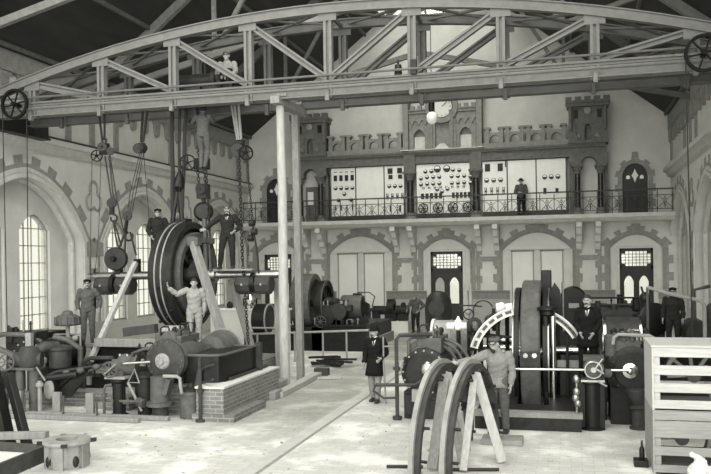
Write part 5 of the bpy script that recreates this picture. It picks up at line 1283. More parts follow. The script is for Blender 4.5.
b = MB(); b.ell((-1.45,18.2,2.12),(.1,.1,.12)); b.cyl((-1.35,18.2,2.12),(-1.2,18.2,2.14),.08); b.cyl((-1.55,18.2,2.1),(-1.42,18.2,2.12),.11); part('knob', b, 'enamel', t)
b = MB(); b.tube(arcpts((-1.85,18.2,2.05),(1,0,0),(0,0,1),.22,20,200,10),.015,6); b.tube([(-2.4,18.4,1.75),(-2.4,18.4,2.15),(-2.0,18.4,2.15)],.02,6); b.cyl((-2.2,18.4,2.15),(-1.9,18.4,2.13),.015,n=6); b.ring((-2.2,18.38,1.95),(0,1,0),.1,.13,.03,14); b.ell((-1.6,18.2,1.85),(.14,.1,.16)); b.cyl((-1.62,18.2,1.6),(-1.62,18.2,2.1),.04); part('pipework', b, 'machine_dark', t)
b = MB(); b.box(-1.75,-1.1,18.0,19.2,.3,1.0); b.box(-1.5,-1.05,17.5,18.,.3,.8); part('pedestal', b, 'machine_black', t)
fittings(t, [(-1.7+.13*k,18.05,1.0) for k in range(5)]+[(-2.1+.14*k,17.7,1.55) for k in range(4)]+[(-1.45+.13*k,17.6,.8) for k in range(3)], 13)
# long bright rod in front
b = MB(); b.cyl((-1.25,15.6,1.1),(1.05,15.6,1.12),.025,n=12); solo('governor_rod', b, 'steel_bright', 'long bright horizontal rod across the front of the finished engine', 'rod')
# valve column with disc
t = root('valve_column', (.4,15.6,0), 'broad dark valve column with bright disc wheel at the end of the long rod', 'valve')
b = MB(); b.lathe([(.22,0),(.22,.04),(.17,.06),(.17,.84),(.2,.86),(.2,.9)],(.4,15.7,0),(0,0,1),24); b.box(.18,.62,15.6,16.2,0,.9); b.box(.12,.22,15.55,15.7,.1,.9); part('post', b, 'machine_black', t)
b = MB(); b.box(.2,.62,15.5,15.8,.9,.94); b.beam((.5,15.5,.92),(.66,15.45,.84),.03,.03); part('table', b, 'steel_dull', t)
b = MB(); b.cyl((.43,15.42,1.16),(.43,16.0,1.16),.18,n=26); b.box(.3,.6,15.6,16.0,.94,1.1); b.box(.25,.62,15.62,15.95,1.28,1.36); b.cyl((.6,15.5,1.08),(.72,15.55,1.06),.08,n=14); part('body', b, 'machine_mid', t)
b = MB(); b.tube(arcpts((.42,15.4,1.14),(1,0,0),(0,0,1),.15,0,345,23),.018,6,closed=True); b.cyl((.42,15.38,1.14),(.42,15.44,1.14),.05,n=14); b.beam((.4,15.37,1.1),(.58,15.37,1.35),.03,.02); b.cyl((.45,15.36,1.17),(.6,15.36,1.08),.02,n=8); part('hand_wheel', b, 'steel_dull', t)
b = MB()
for x,z in ((.12,.72),(.1,.6),(.14,.5),(.12,.95)): b.ell((x,15.5,z),(.07,.06,.08),n=10,m=7)
b.cyl((.12,15.5,.3),(.12,15.5,.95),.025); part('drain_cock', b, 'steel_dull', t)
# right cylinder
t = root('steam_cylinder', (1.25,16.2,0), 'dark engine cylinder with bright boss beside the stacked crates', 'cylinder')
c = (1.16,15.9,1.08)
b = MB(); b.lathe([(.38,.06),(.43,.08),(.43,.18),(.4,.22),(.4,1.2),(0,1.2)],c,(0,1,0),40); part('barrel', b, 'machine_grey', t)
b = MB(); b.lathe([(0,-.03),(.34,-.03),(.38,0),(.44,.02),(.44,.08),(0,.08)],c,(0,1,0),40); cv = part('cover', b, 'machine_dark', t)
b = MB(); b.bolts((c[0],c[1]+.02,c[2]),(0,-1,0),.4,16,.02,.03); part('bolt', b, 'machine_grey', cv)
b = MB(); b.lathe([(0,-.16),(.04,-.15),(.07,-.1),(.14,-.08),(.16,-.03),(0,-.02)],(c[0]-.07,c[1],c[2]),(0,1,0),22); part('boss', b, 'steel_bright', cv, 'bright boss')
b = MB(); b.lathe([(.1,.44),(.22,.68),(.22,.74),(.1,.76)],(1.22,15.85,0),(0,0,1),20); b.lathe([(.16,0),(.16,.04),(.12,.06),(.12,.36),(.16,.4),(.1,.46)],(1.22,15.85,0),(0,0,1),20); part('pedestal', b, 'machine_grey', t)
b = MB(); b.box(.75,1.7,16.2,17.3,0,.7); part('foot', b, 'machine_black', t)
b = MB(); b.cyl((.78,16.2,1.3),(.78,16.2,1.72),.12,n=16); b.box(.85,1.3,16.1,16.9,1.4,1.62); b.cyl((1.0,16.1,1.6),(1.0,16.1,1.78),.04); b.cyl((1.15,16.1,1.6),(1.15,16.1,1.82),.05); b.box(1.35,1.7,16.1,16.5,1.4,1.6); bevel(part('valve_chest', b, 'machine_mid', t),.015)
b = MB(); b.tube([(.8,16.,1.55),(.82,16.,1.68),(.9,16.,1.74),(1.45,16.,1.72),(1.55,16.,1.66),(1.58,16.,1.55)],.035,8); part('bent_pipe', b, 'machine_pale', t)
fittings(t, [(.85+.13*k,16.15,1.62) for k in range(4)]+[(.85+.15*k,16.7,1.62) for k in range(5)], 9)
t = root('guide_barrel', (1.15,19.5,0), 'polished crosshead barrel beside the man with a moustache', 'engine part')
b = MB(); b.cyl((.78,19.2,1.45),(1.52,19.2,1.45),.4,n=36); part('barrel', b, 'machine_grey', t)
b = MB(); 
for x in (.77,1.53): b.ring((x,19.2,1.45),(1,0,0),.38,.43,.05,36)
part('rim', b, 'steel_bright', t)
b = MB(); b.box(.7,1.6,18.6,19.9,0,1.05); part('foot', b, 'machine_dark', t)
b = MB(); b.box(.7,1.4,19.4,20.2,1.8,2.0); b.cyl((.65,19.4,1.75),(.65,19.4,2.2),.06); b.cyl((1.0,19.5,2.0),(1.0,19.5,2.1),.1); b.tube([(.7,19.5,2.1),(1.4,19.5,2.1)],.03,6); part('lubricator', b, 'machine_dark', t)
t = root('engine_bed', (.3,18,0), 'dark engine bed frame under the man with a moustache', 'bed')
b = MB(); b.box(.25,.7,16.6,20.5,0,.7); b.box(-.2,.3,17.6,20.,.3,.9); part('frame', b, 'machine_black', t)
b = MB(); b.box(-.25,.2,17.5,17.56,.9,1.05); part('plate', b, 'machine_pale', t)
fittings(t, [(-.15+.12*k,17.75,.9) for k in range(4)]+[(.32+.11*k,18.6,.7) for k in range(3)], 15)
# beyond it
t = root('dynamo', (.3,28,0), 'small dark dynamo with a pale plate at the back wall beyond the moustached man', 'dynamo')
b = MB(); b.lathe([(0,-.25),(.4,-.25),(.45,-.2),(.45,.2),(.4,.25),(0,.25)],(.15,29.5,1.75),(0,1,0),26); b.box(-.3,.6,29.1,29.9,0,1.45); part('body', b, 'machine_black', t); b = MB(); b.box(.0,.35,29.05,29.1,1.45,1.62); part('plate', b, 'machine_pale', t)
t = root('flywheel', (2.3,24,0), 'dark spoked disc flywheel beyond the post of the bent pipe handrail', 'flywheel')
b = MB(); b.lathe([(0,-.1),(.4,-.1),(.46,-.06),(.46,.06),(.4,.1),(0,.1)],(2.3,24,1.45),(.35,-1,0),36); part('disc', b, 'machine_black', t); b = MB(); b.box(1.7,2.6,24.1,25,0,1.3); part('base', b, 'machine_dark', t)
b = MB(); b.cyl((2.1,24.3,1.),(2.1,24.3,1.95),.13,n=14); b.ell((2.1,24.3,2.0),(.16,.16,.2)); b.beam((2.1,24.3,2.0),(2.0,24.3,2.35),.06,.06); part('valve', b, 'machine_black', t)
t = root('engine_row', (1.4,27.5,0), 'long dark engine standing before the door with two white lights', 'engine')
b = MB(); b.box(.6,2.6,27.0,28.2,0,1.1); b.box(.5,2.7,26.9,28.3,1.05,1.12); part('bed', b, 'machine_dark', t)
b = MB(); b.cyl((.8,27.5,1.35),(2.4,27.5,1.35),.26,n=18); b.box(.7,1.2,27.2,27.8,1.1,1.7); b.cyl((1.6,27.3,1.5),(1.6,27.3,2.),.1); b.cyl((2.1,27.3,1.5),(2.1,27.3,1.9),.13); b.cyl((.7,27.1,1.9),(2.5,27.1,1.9),.03); part('body', b, 'machine_black', t)
fittings(t, [(.8+.2*k,27.1,1.12) for k in range(9)]+[(.9+.22*k,27.5,1.6) for k in range(7)], 17)
t = root('pipe_railing', (2.5,21,0), 'pale bent pipe handrail rising behind the crates', 'railing')
b = MB(); b.tube([(1.87,21,2.45),(2.4,21,2.28),(3.0,21,2.14),(3.1,21,2.1),(3.16,21,2.02),(3.17,21,1.9),(3.17,21,0)],.045,10); part('rail', b, 'machine_pale', t)
b = MB(); b.cyl((1.87,21,0),(1.87,21,2.45),.03,n=8); part('post', b, 'machine_mid', t)
t = root('engine_row', (3.3,23,0), 'dark machinery behind the bent handrail by the arched side wall', 'engine')
b = MB(); b.box(2.4,4.2,23.2,24.5,0,.6); b.box(2.95,4.2,22.6,23.2,0,1.0); b.cyl((3.3,22.6,1.15),(3.3,24,1.15),.35,n=20); part('bed', b, 'machine_dark', t)
b = MB(); b.cyl((3.7,23,1.),(3.7,23,1.7),.2); b.ell((3.7,23,1.75),.22); b.tube([(3.2,22.9,1.4),(3.2,22.9,2.3),(3.6,22.9,2.4)],.05,8); part('valve', b, 'machine_grey', t)

# ------------------------------------------------------------------ arc lamp on a cord from the roof truss, under the clock
t = root('arc_lamp', (-4.08,25.2,7.48), 'white globe arc lamp with black canister hanging before the clock tower', 'lamp')
b = MB(); b.ell((-4.07,25.2,7.66),(.18,.18,.2),n=20,m=14); part('globe', b, 'lamp_globe', t)
b = MB(); b.lathe([(.06,7.86),(.1,7.9),(.1,8.25),(.04,8.32)],(-4.08,25.2,0),(0,0,1),16); part('canister', b, 'machine_black', t)
b = MB(); b.cyl((-4.08,25.2,8.3),(-4.08,25.2,11.15),.012,n=5); part('cord', b, 'rope', t)
# ------------------------------------------------------------------ people
def seg_near(p, a, b):
    ab = b-a; t = max(0,min(1,(p-a).dot(ab)/max(1e-9,ab.length_squared))); return (p-(a+ab*t)).length
def person(label, loc, face, pose=None, H=1.72, group=None, jacket='cloth_dark', trousers='cloth_dark', shoes='leather', hat=None, hat_mat='cloth_black',
           skirt=0., collar=False, moustache=False, beard=False, skirt_mat=None, bald=False, fuzz=0):
    """one continuous figure: joints in a local frame (x to the person's right, y forward, z up), turned to 'face' degrees about z"""
    k = H/1.72
    J = dict(pel=(0,0,.95), waist=(0,.01,1.10), chest=(0,.015,1.28), neck=(0,.0,1.47), head=(0,.03,1.60),
             shR=(.185,-.01,1.40), elR=(.245,-.03,1.12), wrR=(.255,.07,.88), shL=(-.185,-.01,1.40), elL=(-.245,-.03,1.12), wrL=(-.255,.07,.88),
             hiR=(.095,0,.93), knR=(.11,.03,.50), anR=(.12,-.02,.09), hiL=(-.095,0,.93), knL=(-.11,.03,.50), anL=(-.12,-.02,.09),
             look=(0,1,0))
    J.update(pose or {})
    J = {a:V(b) for a,b in J.items()}
    b = MB(); segs = []
    def limb(p, q, r0, r1, reg):
        b.tube([p, p+(q-p)*.35, p+(q-p)*.7, q],[r0, r0*1.02, (r0+r1)/2, r1],12); b.ell(p,r0,n=12,m=8); b.ell(q,r1,n=12,m=8); segs.append((p,q,r0,reg))
    xa = (J['shR']-J['shL']).normalized()
    def ring(c, rx, ry, ax=None):
        ax = ax or xa; up = V((0,0,1)); f = up.cross(ax).normalized()
        return [c + ax*rx*math.cos(2*PI*i/18) + f*ry*math.sin(2*PI*i/18) for i in range(18)]
    hx = (J['hiR']-J['hiL']).normalized()
    shm = (J['shR']+J['shL'])/2
    up = (J['neck']-J['pel']).normalized()
    b.loft([ring(J['pel']-up*.09,.13,.10,hx), ring(J['pel'],.165,.118,hx), ring(J['waist'],.15,.11), ring(J['chest'],.175,.122), ring(shm-up*.03,.17,.105), ring(shm+up*.035,.10,.075), ring(J['neck']+up*.01,.06,.06)])
    segs.append((J['pel'],J['waist'],.15,'hip')); segs.append((J['waist'],shm,.15,'torso'))
    for s in 'RL':
        limb(J['sh'+s],J['el'+s],.062,.046,'arm'); limb(J['el'+s],J['wr'+s],.045,.03,'arm')
        limb(J['hi'+s],J['kn'+s],.092,.062,'leg'); limb(J['kn'+s],J['an'+s],.062,.042,'leg')
        # foot
        a = J['an'+s]; toe = V((.06 if s=='R' else -.06, 1, 0)).normalized() if 'toe'+s not in J else J['toe'+s].normalized()
        side = toe.cross(V((0,0,1)))
        rt = []
        for d,w,h in ((-.07,.03,.05),(-.05,.038,.075),(.02,.042,.085),(.09,.045,.06),(.15,.042,.045),(.19,.02,.03)):
            c = a + toe*d; z0 = a.z-.085
            rt.append([V((c.x+side.x*w*math.cos(t_),c.y+side.y*w*math.cos(t_),z0+h*.5+h*.5*math.sin(t_))) for t_ in [2*PI*i/12 for i in range(12)]])
        b.loft(rt); segs.append((a+V((0,0,-.02)),a+toe*.17+V((0,0,-.05)),.045,'foot'))
        # hand with five fingers
        w = J['wr'+s]; d = (w-J['el'+s]).normalized()
        if 'hand'+s in J: d = J['hand'+s].normalized()
        inward = V((-1 if s=='R' else 1,0,0)); n_ = (inward - d*inward.dot(d)).normalized(); x_ = d.cross(n_)
        if x_.y < 0: x_ = -x_
        R_ = Matrix((x_, n_, d)).transposed()
        b.ell(w+d*.055,(.043,.02,.06),R_,n=12,m=8)
        for i,(off,L_) in enumerate(((.032,.070),(.011,.080),(-.011,.074),(-.032,.058))):
            p0 = w+d*.085+x_*off; p1 = p0+d*L_*.5+x_*off*.15; p2 = p1+(d*.8+n_*.6).normalized()*L_*.32; p3 = p2+(d*.45+n_*.9).normalized()*L_*.25
            b.tube([p0,p1,p2,p3],[.0105,.010,.0095,.0075],8)
        p0 = w+d*.03+x_*.035; b.tube([p0,p0+(d*.5+x_*.8+n_*.3)*.035,p0+(d*.8+x_*.75+n_*.5)*.06],[.013,.0115,.009],8)
        segs.append((w,w+d*.17,.05,'hand'))
    # neck and head
    b.tube([J['neck']-up*.03,J['neck']+up*.03,J['head']-V((0,0,.06))],[.06,.054,.055],14)
    lk = J['look'].normalized(); sx = lk.cross(V((0,0,1))).normalized(); uz = sx.cross(lk).normalized(); HR = Matrix((sx,lk,uz)).transposed(); hc_ = J['head']
    hp = lambda x,y,z: hc_ + HR @ V((x,y,z))
    b.ell(hp(0,-.012,.025),(.076,.094,.098),HR,n=18,m=12); b.ell(hp(0,.022,-.045),(.058,.068,.075),HR,n=16,m=10)
    b.ell(hp(0,.062,-.092),(.03,.026,.026),HR,n=10,m=8); b.ell(hp(0,.078,.035),(.05,.018,.014),HR,n=10,m=6)
    b.tube([hp(0,.085,.03),hp(0,.102,.0),hp(0,.112,-.018),hp(0,.09,-.03)],[.011,.013,.017,.01],8)
    for s in (-1,1): b.ell(hp(s*.078,-.005,.0),(.012,.022,.034),HR,n=8,m=6); b.ell(hp(s*.045,.06,-.015),(.024,.022,.022),HR,n=8,m=6)
    b.ell(hp(0,.085,-.056),(.026,.014,.008),HR,n=10,m=6); b.ell(hp(0,.083,-.068),(.022,.014,.008),HR,n=10,m=6)
    segs.append((J['head']-V((0,0,.08)),J['head']+V((0,0,.06)),.08,'head')); segs.append((J['neck'],J['head']-V((0,0,.09)),.05,'neck'))
    me = bpy.data.meshes.new('tmp'); bmesh.ops.recalc_face_normals(b.bm, faces=b.bm.faces); b.bm.to_mesh(me); b.bm.free()
    tmp = bpy.data.objects.new('tmp', me); COL.objects.link(tmp)
    rm = tmp.modifiers.new('r','REMESH'); rm.mode = 'VOXEL'; rm.voxel_size = .0085
    sm = tmp.modifiers.new('s','SMOOTH'); sm.factor = .5; sm.iterations = 3
    dg = bpy.context.evaluated_depsgraph_get(); body = bpy.data.meshes.new_from_object(tmp.evaluated_get(dg)); bpy.data.objects.remove(tmp)
    co = [v.co.copy() for v in body.vertices]; no = [v.normal.copy() for v in body.vertices]
    reg = []
    for p in co:
        best = None
        for a,c,r,g in segs:
            d = seg_near(p,a,c)/r
            if best is None or d < best[0]: best = (d,g)
        g = best[1]
        if g == 'neck' and p.z < J['neck'].z+.012: g = 'torso'
        reg.append(g)
    T = Matrix.Translation(V(loc)) @ Matrix.Rotation(math.radians(face),4,'Z') @ Matrix.Scale(k,4)
    def emit(name, mesh, mats, parent=None):
        mesh.name = name
        for q in mats: mesh.materials.append(MATS[q])
        for f in mesh.polygons: f.use_smooth = True
        o = bpy.data.objects.new(name, mesh); COL.objects.link(o)
        if parent: o.parent = parent
        else: o.matrix_world = T
        return o
    # eyes and mouth, set into the same mesh
    e = MB()
    for s in (-1,1): e.ell(hp(s*.031,.083,.012),(.012,.008,.007),HR,n=8,m=6)
    e.ell(hp(0,.094,-.062),(.022,.006,.004),HR,n=8,m=6)
    bm = bmesh.new(); bm.from_mesh(body); n0 = len(bm.faces)
    em = bpy.data.meshes.new('e'); e.bm.to_mesh(em); e.bm.free(); bm.from_mesh(em); bm.faces.ensure_lookup_table()
    for f in bm.faces[n0:]: f.material_index = 1
    skin = bpy.data.meshes.new('person'); bm.to_mesh(skin); bm.free()
    P = emit('person', skin, ['skin','hair'])
    tag(P, label, 'person', group)
    def cover(name, regs, off, m, test=None):
        bm = bmesh.new(); mp = {}
        def vt(i):
            if i not in mp:
                p = co[i]; w_ = math.sin(p.z*31+p.x*17)*math.sin(p.y*29+p.z*13)
                mp[i] = bm.verts.new(p + no[i]*(off*(1+.35*w_)))
            return mp[i]
        for f in body.polygons:
            vs_ = list(f.vertices)
            if sum(1 for i in vs_ if reg[i] in regs and (test is None or test(co[i]))) >= 3: bm.faces.new([vt(i) for i in vs_])
        bed = [ed for ed in bm.edges if len(ed.link_faces) == 1]       # close the hems down to the skin
        if bed:
            r_ = bmesh.ops.extrude_edge_only(bm, edges=bed)
            inv = {v:i for i,v in mp.items()}
            for g in r_['geom']:
                if isinstance(g, bmesh.types.BMVert):
                    g.co = g.co - V((0,0,0)); 
                    q = min((v for ed in g.link_edges for v in ed.verts if v in inv), key=lambda v:(v.co-g.co).length, default=None)
                    if q: g.co = co[inv[q]] - no[inv[q]]*.004
        ms = bpy.data.meshes.new(name); bm.to_mesh(ms); bm.free()
        return emit(name, ms, [m], P)
    cover('trousers', ('leg','hip'), .015, trousers)
    jk = cover('jacket', ('torso','arm','hip') if skirt >= 0 else ('torso','arm'), .022, jacket)
    cover('shoes', ('foot',), .008, shoes)
    if skirt > 0:
        b = MB(); rg = []
        for i in range(5):
            f = i/4; c = J['pel'].lerp((J['knR']+J['knL'])/2, f*skirt) + V((0,0,.05*(1-f))); rg.append(ring(c,.19+.03*f+abs(J['knR'].x-J['knL'].x-.22)*.3*f,.15+.02*f,hx))
        b.loft(rg); ms = bpy.data.meshes.new('coat_skirt'); bmesh.ops.recalc_face_normals(b.bm, faces=b.bm.faces); b.bm.to_mesh(ms); b.bm.free(); emit('coat_skirt', ms, [skirt_mat or jacket], P)
    def extra(name, mb, m, smooth=True):
        bmesh.ops.recalc_face_normals(mb.bm, faces=mb.bm.faces); ms = bpy.data.meshes.new(name); mb.bm.to_mesh(ms); mb.bm.free(); return emit(name, ms, [m], P)
    if not bald:
        inv_ = HR.transposed()
        def hairy(p):
            q = inv_ @ (p-hc_); return q.z > .04 - .25*max(0,-q.y) - (.05 if q.y < .0 else 0) and not (q.y > .05 and q.z < .056)
        cover('hair', ('head',), .014, 'hair', hairy)
    if hat == 'bowler':
        b = MB(); b.lathe([(.0,.145),(.05,.14),(.082,.11),(.092,.06),(.094,.03),(.135,.02),(.145,.03),(.145,.022),(.13,.008),(.09,.01)],hp(0,-.01,.03),uz,24); extra('bowler_hat', b, hat_mat)
    elif hat == 'cap':
        b = MB(); b.lathe([(0,.105),(.06,.103),(.1,.085),(.108,.06),(.09,.035),(.084,.03)],hp(0,-.015,.02),uz,22)
        b.loft([[hp(x,.06+.0*d,.045) + HR @ V((0,d*math.sqrt(max(0,1-(x/.08)**2)),-.02*d/.07+h)) for x in (-.078,-.05,-.02,.02,.05,.078)] + [hp(x,.06,.04)+HR @ V((0,0,h)) for x in (.078,.05,.02,-.02,-.05,-.078)] for d,h in ((.07,0),(.065,.006))]); extra('cap', b, hat_mat)
    elif hat == 'brim':
        b = MB(); b.lathe([(.0,.12),(.06,.125),(.085,.1),(.092,.04),(.16,.025),(.165,.02),(.16,.012),(.09,.02)],hp(0,-.01,.035),uz,24); extra('brimmed_hat', b, hat_mat)
    if moustache:
        b = MB()
        for s in (-1,1): b.tube([hp(0,.1,-.048),hp(s*.02,.1,-.05),hp(s*.042,.085,-.062)],[.011,.011,.005],8)
        extra('moustache', b, 'hair')
    if beard: b = MB(); b.ell(hp(0,.075,-.1),(.04,.03,.045),HR,n=12,m=8); extra('beard', b, 'hair')
    if collar:
        f = V((0,0,1)).cross(xa); b = MB()
        b.lathe([(.064,-.02),(.068,.02),(.06,.022),(.056,-.02)],J['neck']+V((0,.005,.01)),up,18,closed=True); extra('collar', b, 'cloth_white')
        b = MB(); c = J['chest']+f*.0
        p1 = J['neck']-up*.03+f*.075; p2 = J['chest']+f*.148+up*.02
        b.loft([[p1-xa*.045,p1+xa*.045,p1+xa*.045-f*.03,p1-xa*.045-f*.03],[p2-xa*.012,p2+xa*.012,p2+xa*.012-f*.03,p2-xa*.012-f*.03]]); extra('shirt_front', b, 'cloth_white')
        b = MB(); b.loft([[p1-xa*.014+f*.012,p1+xa*.014+f*.012,p1+xa*.014,p1-xa*.014],[p2-xa*.01+f*.01,p2+xa*.01+f*.01,p2+xa*.01,p2-xa*.01]]); extra('necktie', b, 'cloth_black')
    return P
def toward(loc, tgt=(0,0)):   # facing angle so that +y looks at a point on the plan
    return math.degrees(math.atan2(-(tgt[0]-loc[0]), tgt[1]-loc[1]))
def stand(Z): return Z

# gentleman with a cane on the open floor
L_ = (-4.26,17.85,0)
person('man in black frock coat and bowler hat standing with a cane on the open floor', L_, toward(L_,(-5.5,5)), dict(wrL=(-.21,.26,1.02),elL=(-.27,.02,1.13),knR=(.09,.04,.5),anR=(.09,-.06,.09),anL=(-.08,.12,.09),knL=(-.08,.09,.5),look=(.4,1,-.1)), 1.70,
       jacket='cloth_black', trousers='cloth_grey', hat='bowler', skirt=.75, collar=True, moustache=True)
b = MB(); b.cyl((-3.98,17.6,0),(-4.02,17.62,1.0),.022,n=10); b.cyl((-4.02,17.62,1.0),(-4.02,17.62,1.5),.02,n=10); b.cyl((-4.04,17.62,1.28),(-3.78,17.7,1.28),.018,n=8); solo('rod', b, 'wood_mid', 'upright pale rod held by the man in the bowler hat', 'rod')
# workman reaching up to the rotor
L_ = (-9.07,18.55,1.12); f_ = toward(L_,(-2,2))
person('bareheaded workman in pale shirt and trousers touching the rotor with a raised arm', L_, f_, dict(shR=(.19,.0,1.43),elR=(.42,.08,1.33),wrR=(.62,.16,1.50),handR=(.3,.2,.9),elL=(-.25,-.06,1.13),wrL=(-.24,-.0,.88),anR=(.1,.02,.09)), 1.70, jacket='cloth_pale', trousers='cloth_pale', collar=False)
# foreman with his hand to the tackle, on the plank
L_ = (-8.78,20.0,3.04)
person('man in dark suit and white collar standing on the rotor shaft', L_, toward(L_,(-4,2)), dict(elR=(.40,.10,1.23),wrR=(.56,.24,1.06),handR=(.7,.3,-.1),elL=(-.34,-.1,1.15),wrL=(-.2,.06,1.02),knR=(.16,.08,.5),anR=(.22,.0,.09),knL=(-.13,.04,.5),anL=(-.12,-.03,.09)), 1.70, jacket='cloth_dark', trousers='cloth_dark', hat='cap', hat_mat='cloth_mid', collar=True, moustache=True)
# workman behind the top of the rotor
L_ = (-11.1,20.5,3.02)
person('workman in dark jacket and cap standing behind the top edge of the rotor', L_, toward(L_,(-2,0)), dict(elR=(.27,.0,1.13),wrR=(.17,.17,.95),elL=(-.27,.0,1.13),wrL=(-.17,.17,.95)), 1.72, jacket='cloth_dark', trousers='cloth_dark', hat='cap')
b = MB(); b.box(-11.6,-10.7,20.3,20.75,2.94,3.0); solo('plank', b, 'wood_mid', 'staging plank on the shaft behind the rotor under the workman in dark jacket', 'plank')
# workman by the window
L_ = (-12.23,18.75,1.16); 
person('workman in grey overalls and dark cap standing against the windows beside the slanting prop', L_, toward(L_,(-1,1)), dict(elR=(.27,-.05,1.12),wrR=(.25,.05,.9),elL=(-.33,-.06,1.16),wrL=(-.3,-.02,.93)), 1.66, jacket='cloth_mid', trousers='cloth_mid', hat='cap', hat_mat='cloth_black', moustache=True)
# man on the gallery
L_ = (-2.06,38.3,5.17)
person('man in brimmed hat and grey jacket standing at the gallery railing', L_, toward(L_,(-6,10)), dict(elR=(.27,.02,1.13),wrR=(.08,.2,1.08),elL=(-.27,.02,1.13),wrL=(-.08,.2,1.06)), 1.72, jacket='cloth_mid', trousers='cloth_black', hat='brim')
# engineer with moustache
L_ = (.37,17.1,.7)
person('man in dark buttoned coat with moustache standing by the edge-on flywheel', L_, toward(L_,(-1.5,0)), dict(shR=(.165,-.01,1.39),shL=(-.165,-.01,1.39),elR=(.21,-.02,1.13),wrR=(.13,.17,.96),elL=(-.21,-.02,1.13),wrL=(-.11,.18,.95),look=(.15,1,0)), 1.74, jacket='cloth_black', trousers='cloth_black', skirt=.6, collar=True, moustache=True)
# man in front of the flywheel, bending
L_ = (-1.27,15.0,0.0)
person('workman in grey smock and cap leaning behind the half-round castings', L_, toward(L_,(-3.2,0)), dict(pel=(0,-.04,.95),waist=(.0,.02,1.1),chest=(.0,.07,1.27),neck=(.0,.1,1.46),head=(.02,.17,1.58),shR=(.18,.06,1.40),shL=(-.19,.05,1.38),elR=(.42,.2,1.28),wrR=(.66,.32,1.25),handR=(1,.4,0),elL=(-.25,.0,1.1),wrL=(-.24,.1,.86),look=(.35,1,-.25)), 1.80, jacket='cloth_grey', trousers='cloth_mid', hat='cap', hat_mat='cloth_mid', beard=True, skirt=.3)
# workman at the far wall, hand on hip
L_ = (-6.55,35.2,0)
person('workman with hand on hip standing by the white plinth at the far wall', L_, toward(L_,(-8.5,20)), dict(elR=(.3,.1,1.15),wrR=(.3,.3,1.0),elL=(-.38,-.06,1.2),wrL=(-.19,.03,1.02),head=(.02,.1,1.58)), 1.70, jacket='cloth_mid', trousers='cloth_dark', hat='cap', hat_mat='cloth_grey')
# rigger on the chain, seen from behind
L_ = (-9.45,20.0,5.78)
person('rigger in work clothes climbing the hoist chain under the crane, seen from behind', L_, toward(L_,(-11.5,40)), dict(elR=(.22,.2,1.3),wrR=(.04,.36,1.33),handR=(-.2,.4,.5),elL=(-.33,.12,1.3),wrL=(-.22,.34,1.38),handL=(.1,.4,.5),knR=(.1,.1,.5),anR=(.06,-.02,.09),knL=(-.1,.14,.5),anL=(-.07,.02,.09),look=(-.25,1,.1)), 1.66, jacket='cloth_mid', trousers='cloth_mid', hat='cap', hat_mat='cloth_dark')
# man sitting on the crane
L_ = (-8.72,20.0,7.62)
person('man in cap and rolled pale sleeves sitting inside the crane girder' if True else 'man in cap, waistcoat and white sleeves sitting inside the crane girder', L_, toward(L_,(-6,2)), dict(pel=(0,-.05,.42),waist=(0,-.04,.58),chest=(0,.0,.76),neck=(0,.02,.95),head=(0,.06,1.08),shR=(.185,.0,.88),shL=(-.185,.0,.88),elR=(.26,.1,.63),wrR=(.12,.3,.5),elL=(-.26,.1,.63),wrL=(-.12,.3,.48),hiR=(.1,.0,.4),hiL=(-.1,.0,.4),knR=(.15,.42,.45),knL=(-.15,.42,.45),anR=(.13,.3,.12),anL=(-.13,.36,.12)), 1.72, jacket='cloth_grey', trousers='cloth_dark', hat='cap', hat_mat='cloth_mid')
# man beyond the bent handrail
L_ = (2.76,23.6,.6)
person('man in dark clothes standing beyond the bent pipe handrail', L_, toward(L_,(-1,5)), dict(), 1.74, jacket='cloth_dark', trousers='cloth_dark', hat='cap')
# ------------------------------------------------------------------ foreground
# the two half-ring castings, standing on their open ends and shored with planks
def half_ring(dx, label):
    A = V((-1.84+dx,11.78,0)); Bp = V((-1.3+dx,14.4,0)); d = (Bp-A).normalized(); mid = (A+Bp)/2; nrm = V((d.y,-d.x,0)); R_ = (Bp-A).length/2; up = V((0,0,1))
    t = root('half_ring_casting', mid, label, 'casting')
    n = 40; b = MB(); rgs = []
    def pt(r, a, w): return mid + d*(-math.cos(a))*r + up*(.02+math.sin(a)*r*1.17) + nrm*w
    for i in range(n+1):
        a = PI*i/n; rgs.append([pt(R_-.07,a,-.04),pt(R_,a,-.04),pt(R_,a,.035),pt(R_-.07,a,.035)])
    b.loft(rgs); part('rim', b, 'machine_pale', t)
    b = MB(); rgs = []
    for i in range(n+1):
        a = PI*i/n; rgs.append([pt(R_-.15,a,.0),pt(R_-.06,a,.0),pt(R_-.06,a,.12),pt(R_-.15,a,.12)])
    b.loft(rgs); part('inner_flange', b, 'machine_grey', t)
    for k in range(9):
        a = .12+(PI-.24)*k/8; b = MB(); p = pt(R_-.2,a,.05); rad = (pt(R_,a,.05)-p).normalized()
        b.beam(p, pt(R_-.1,a,.05), .1, .1, up=nrm); b.cyl(p-rad*.08, p, .03, n=8); b.cyl(pt(R_-.16,a,.1), pt(R_-.16,a,.2), .025, n=8); part('bolt_lug', b, 'machine_dark', t)
    return mid, d, nrm, R_, pt
mA = half_ring(-.47, 'half-round casting standing on its open end, nearer the man with the cane, shored with planks')
mB_ = half_ring(0., 'half-round casting standing on its open end, nearer the crates, with a long pale prop')
for i,(mm,lab) in enumerate(((mA,'broad dark plank leaning inside the half-round casting nearer the man with the cane'),(mB_,'broad pale plank leaning inside the half-round casting nearer the crates'))):
    mid,d,nrm,R_,pt = mm
    top = mid - d*.25 + V((0,0,1.3)) + nrm*.16; bot = mid - d*.95 + V((0,0,.03)) + nrm*.2
    timber(bot, top, .17 if i == 0 else .12, .05, 'wood_mid' if i == 0 else 'wood_pale', lab, 'plank', 'plank', up=(d.x,d.y,0))
mid,d,nrm,R_,pt = mB_
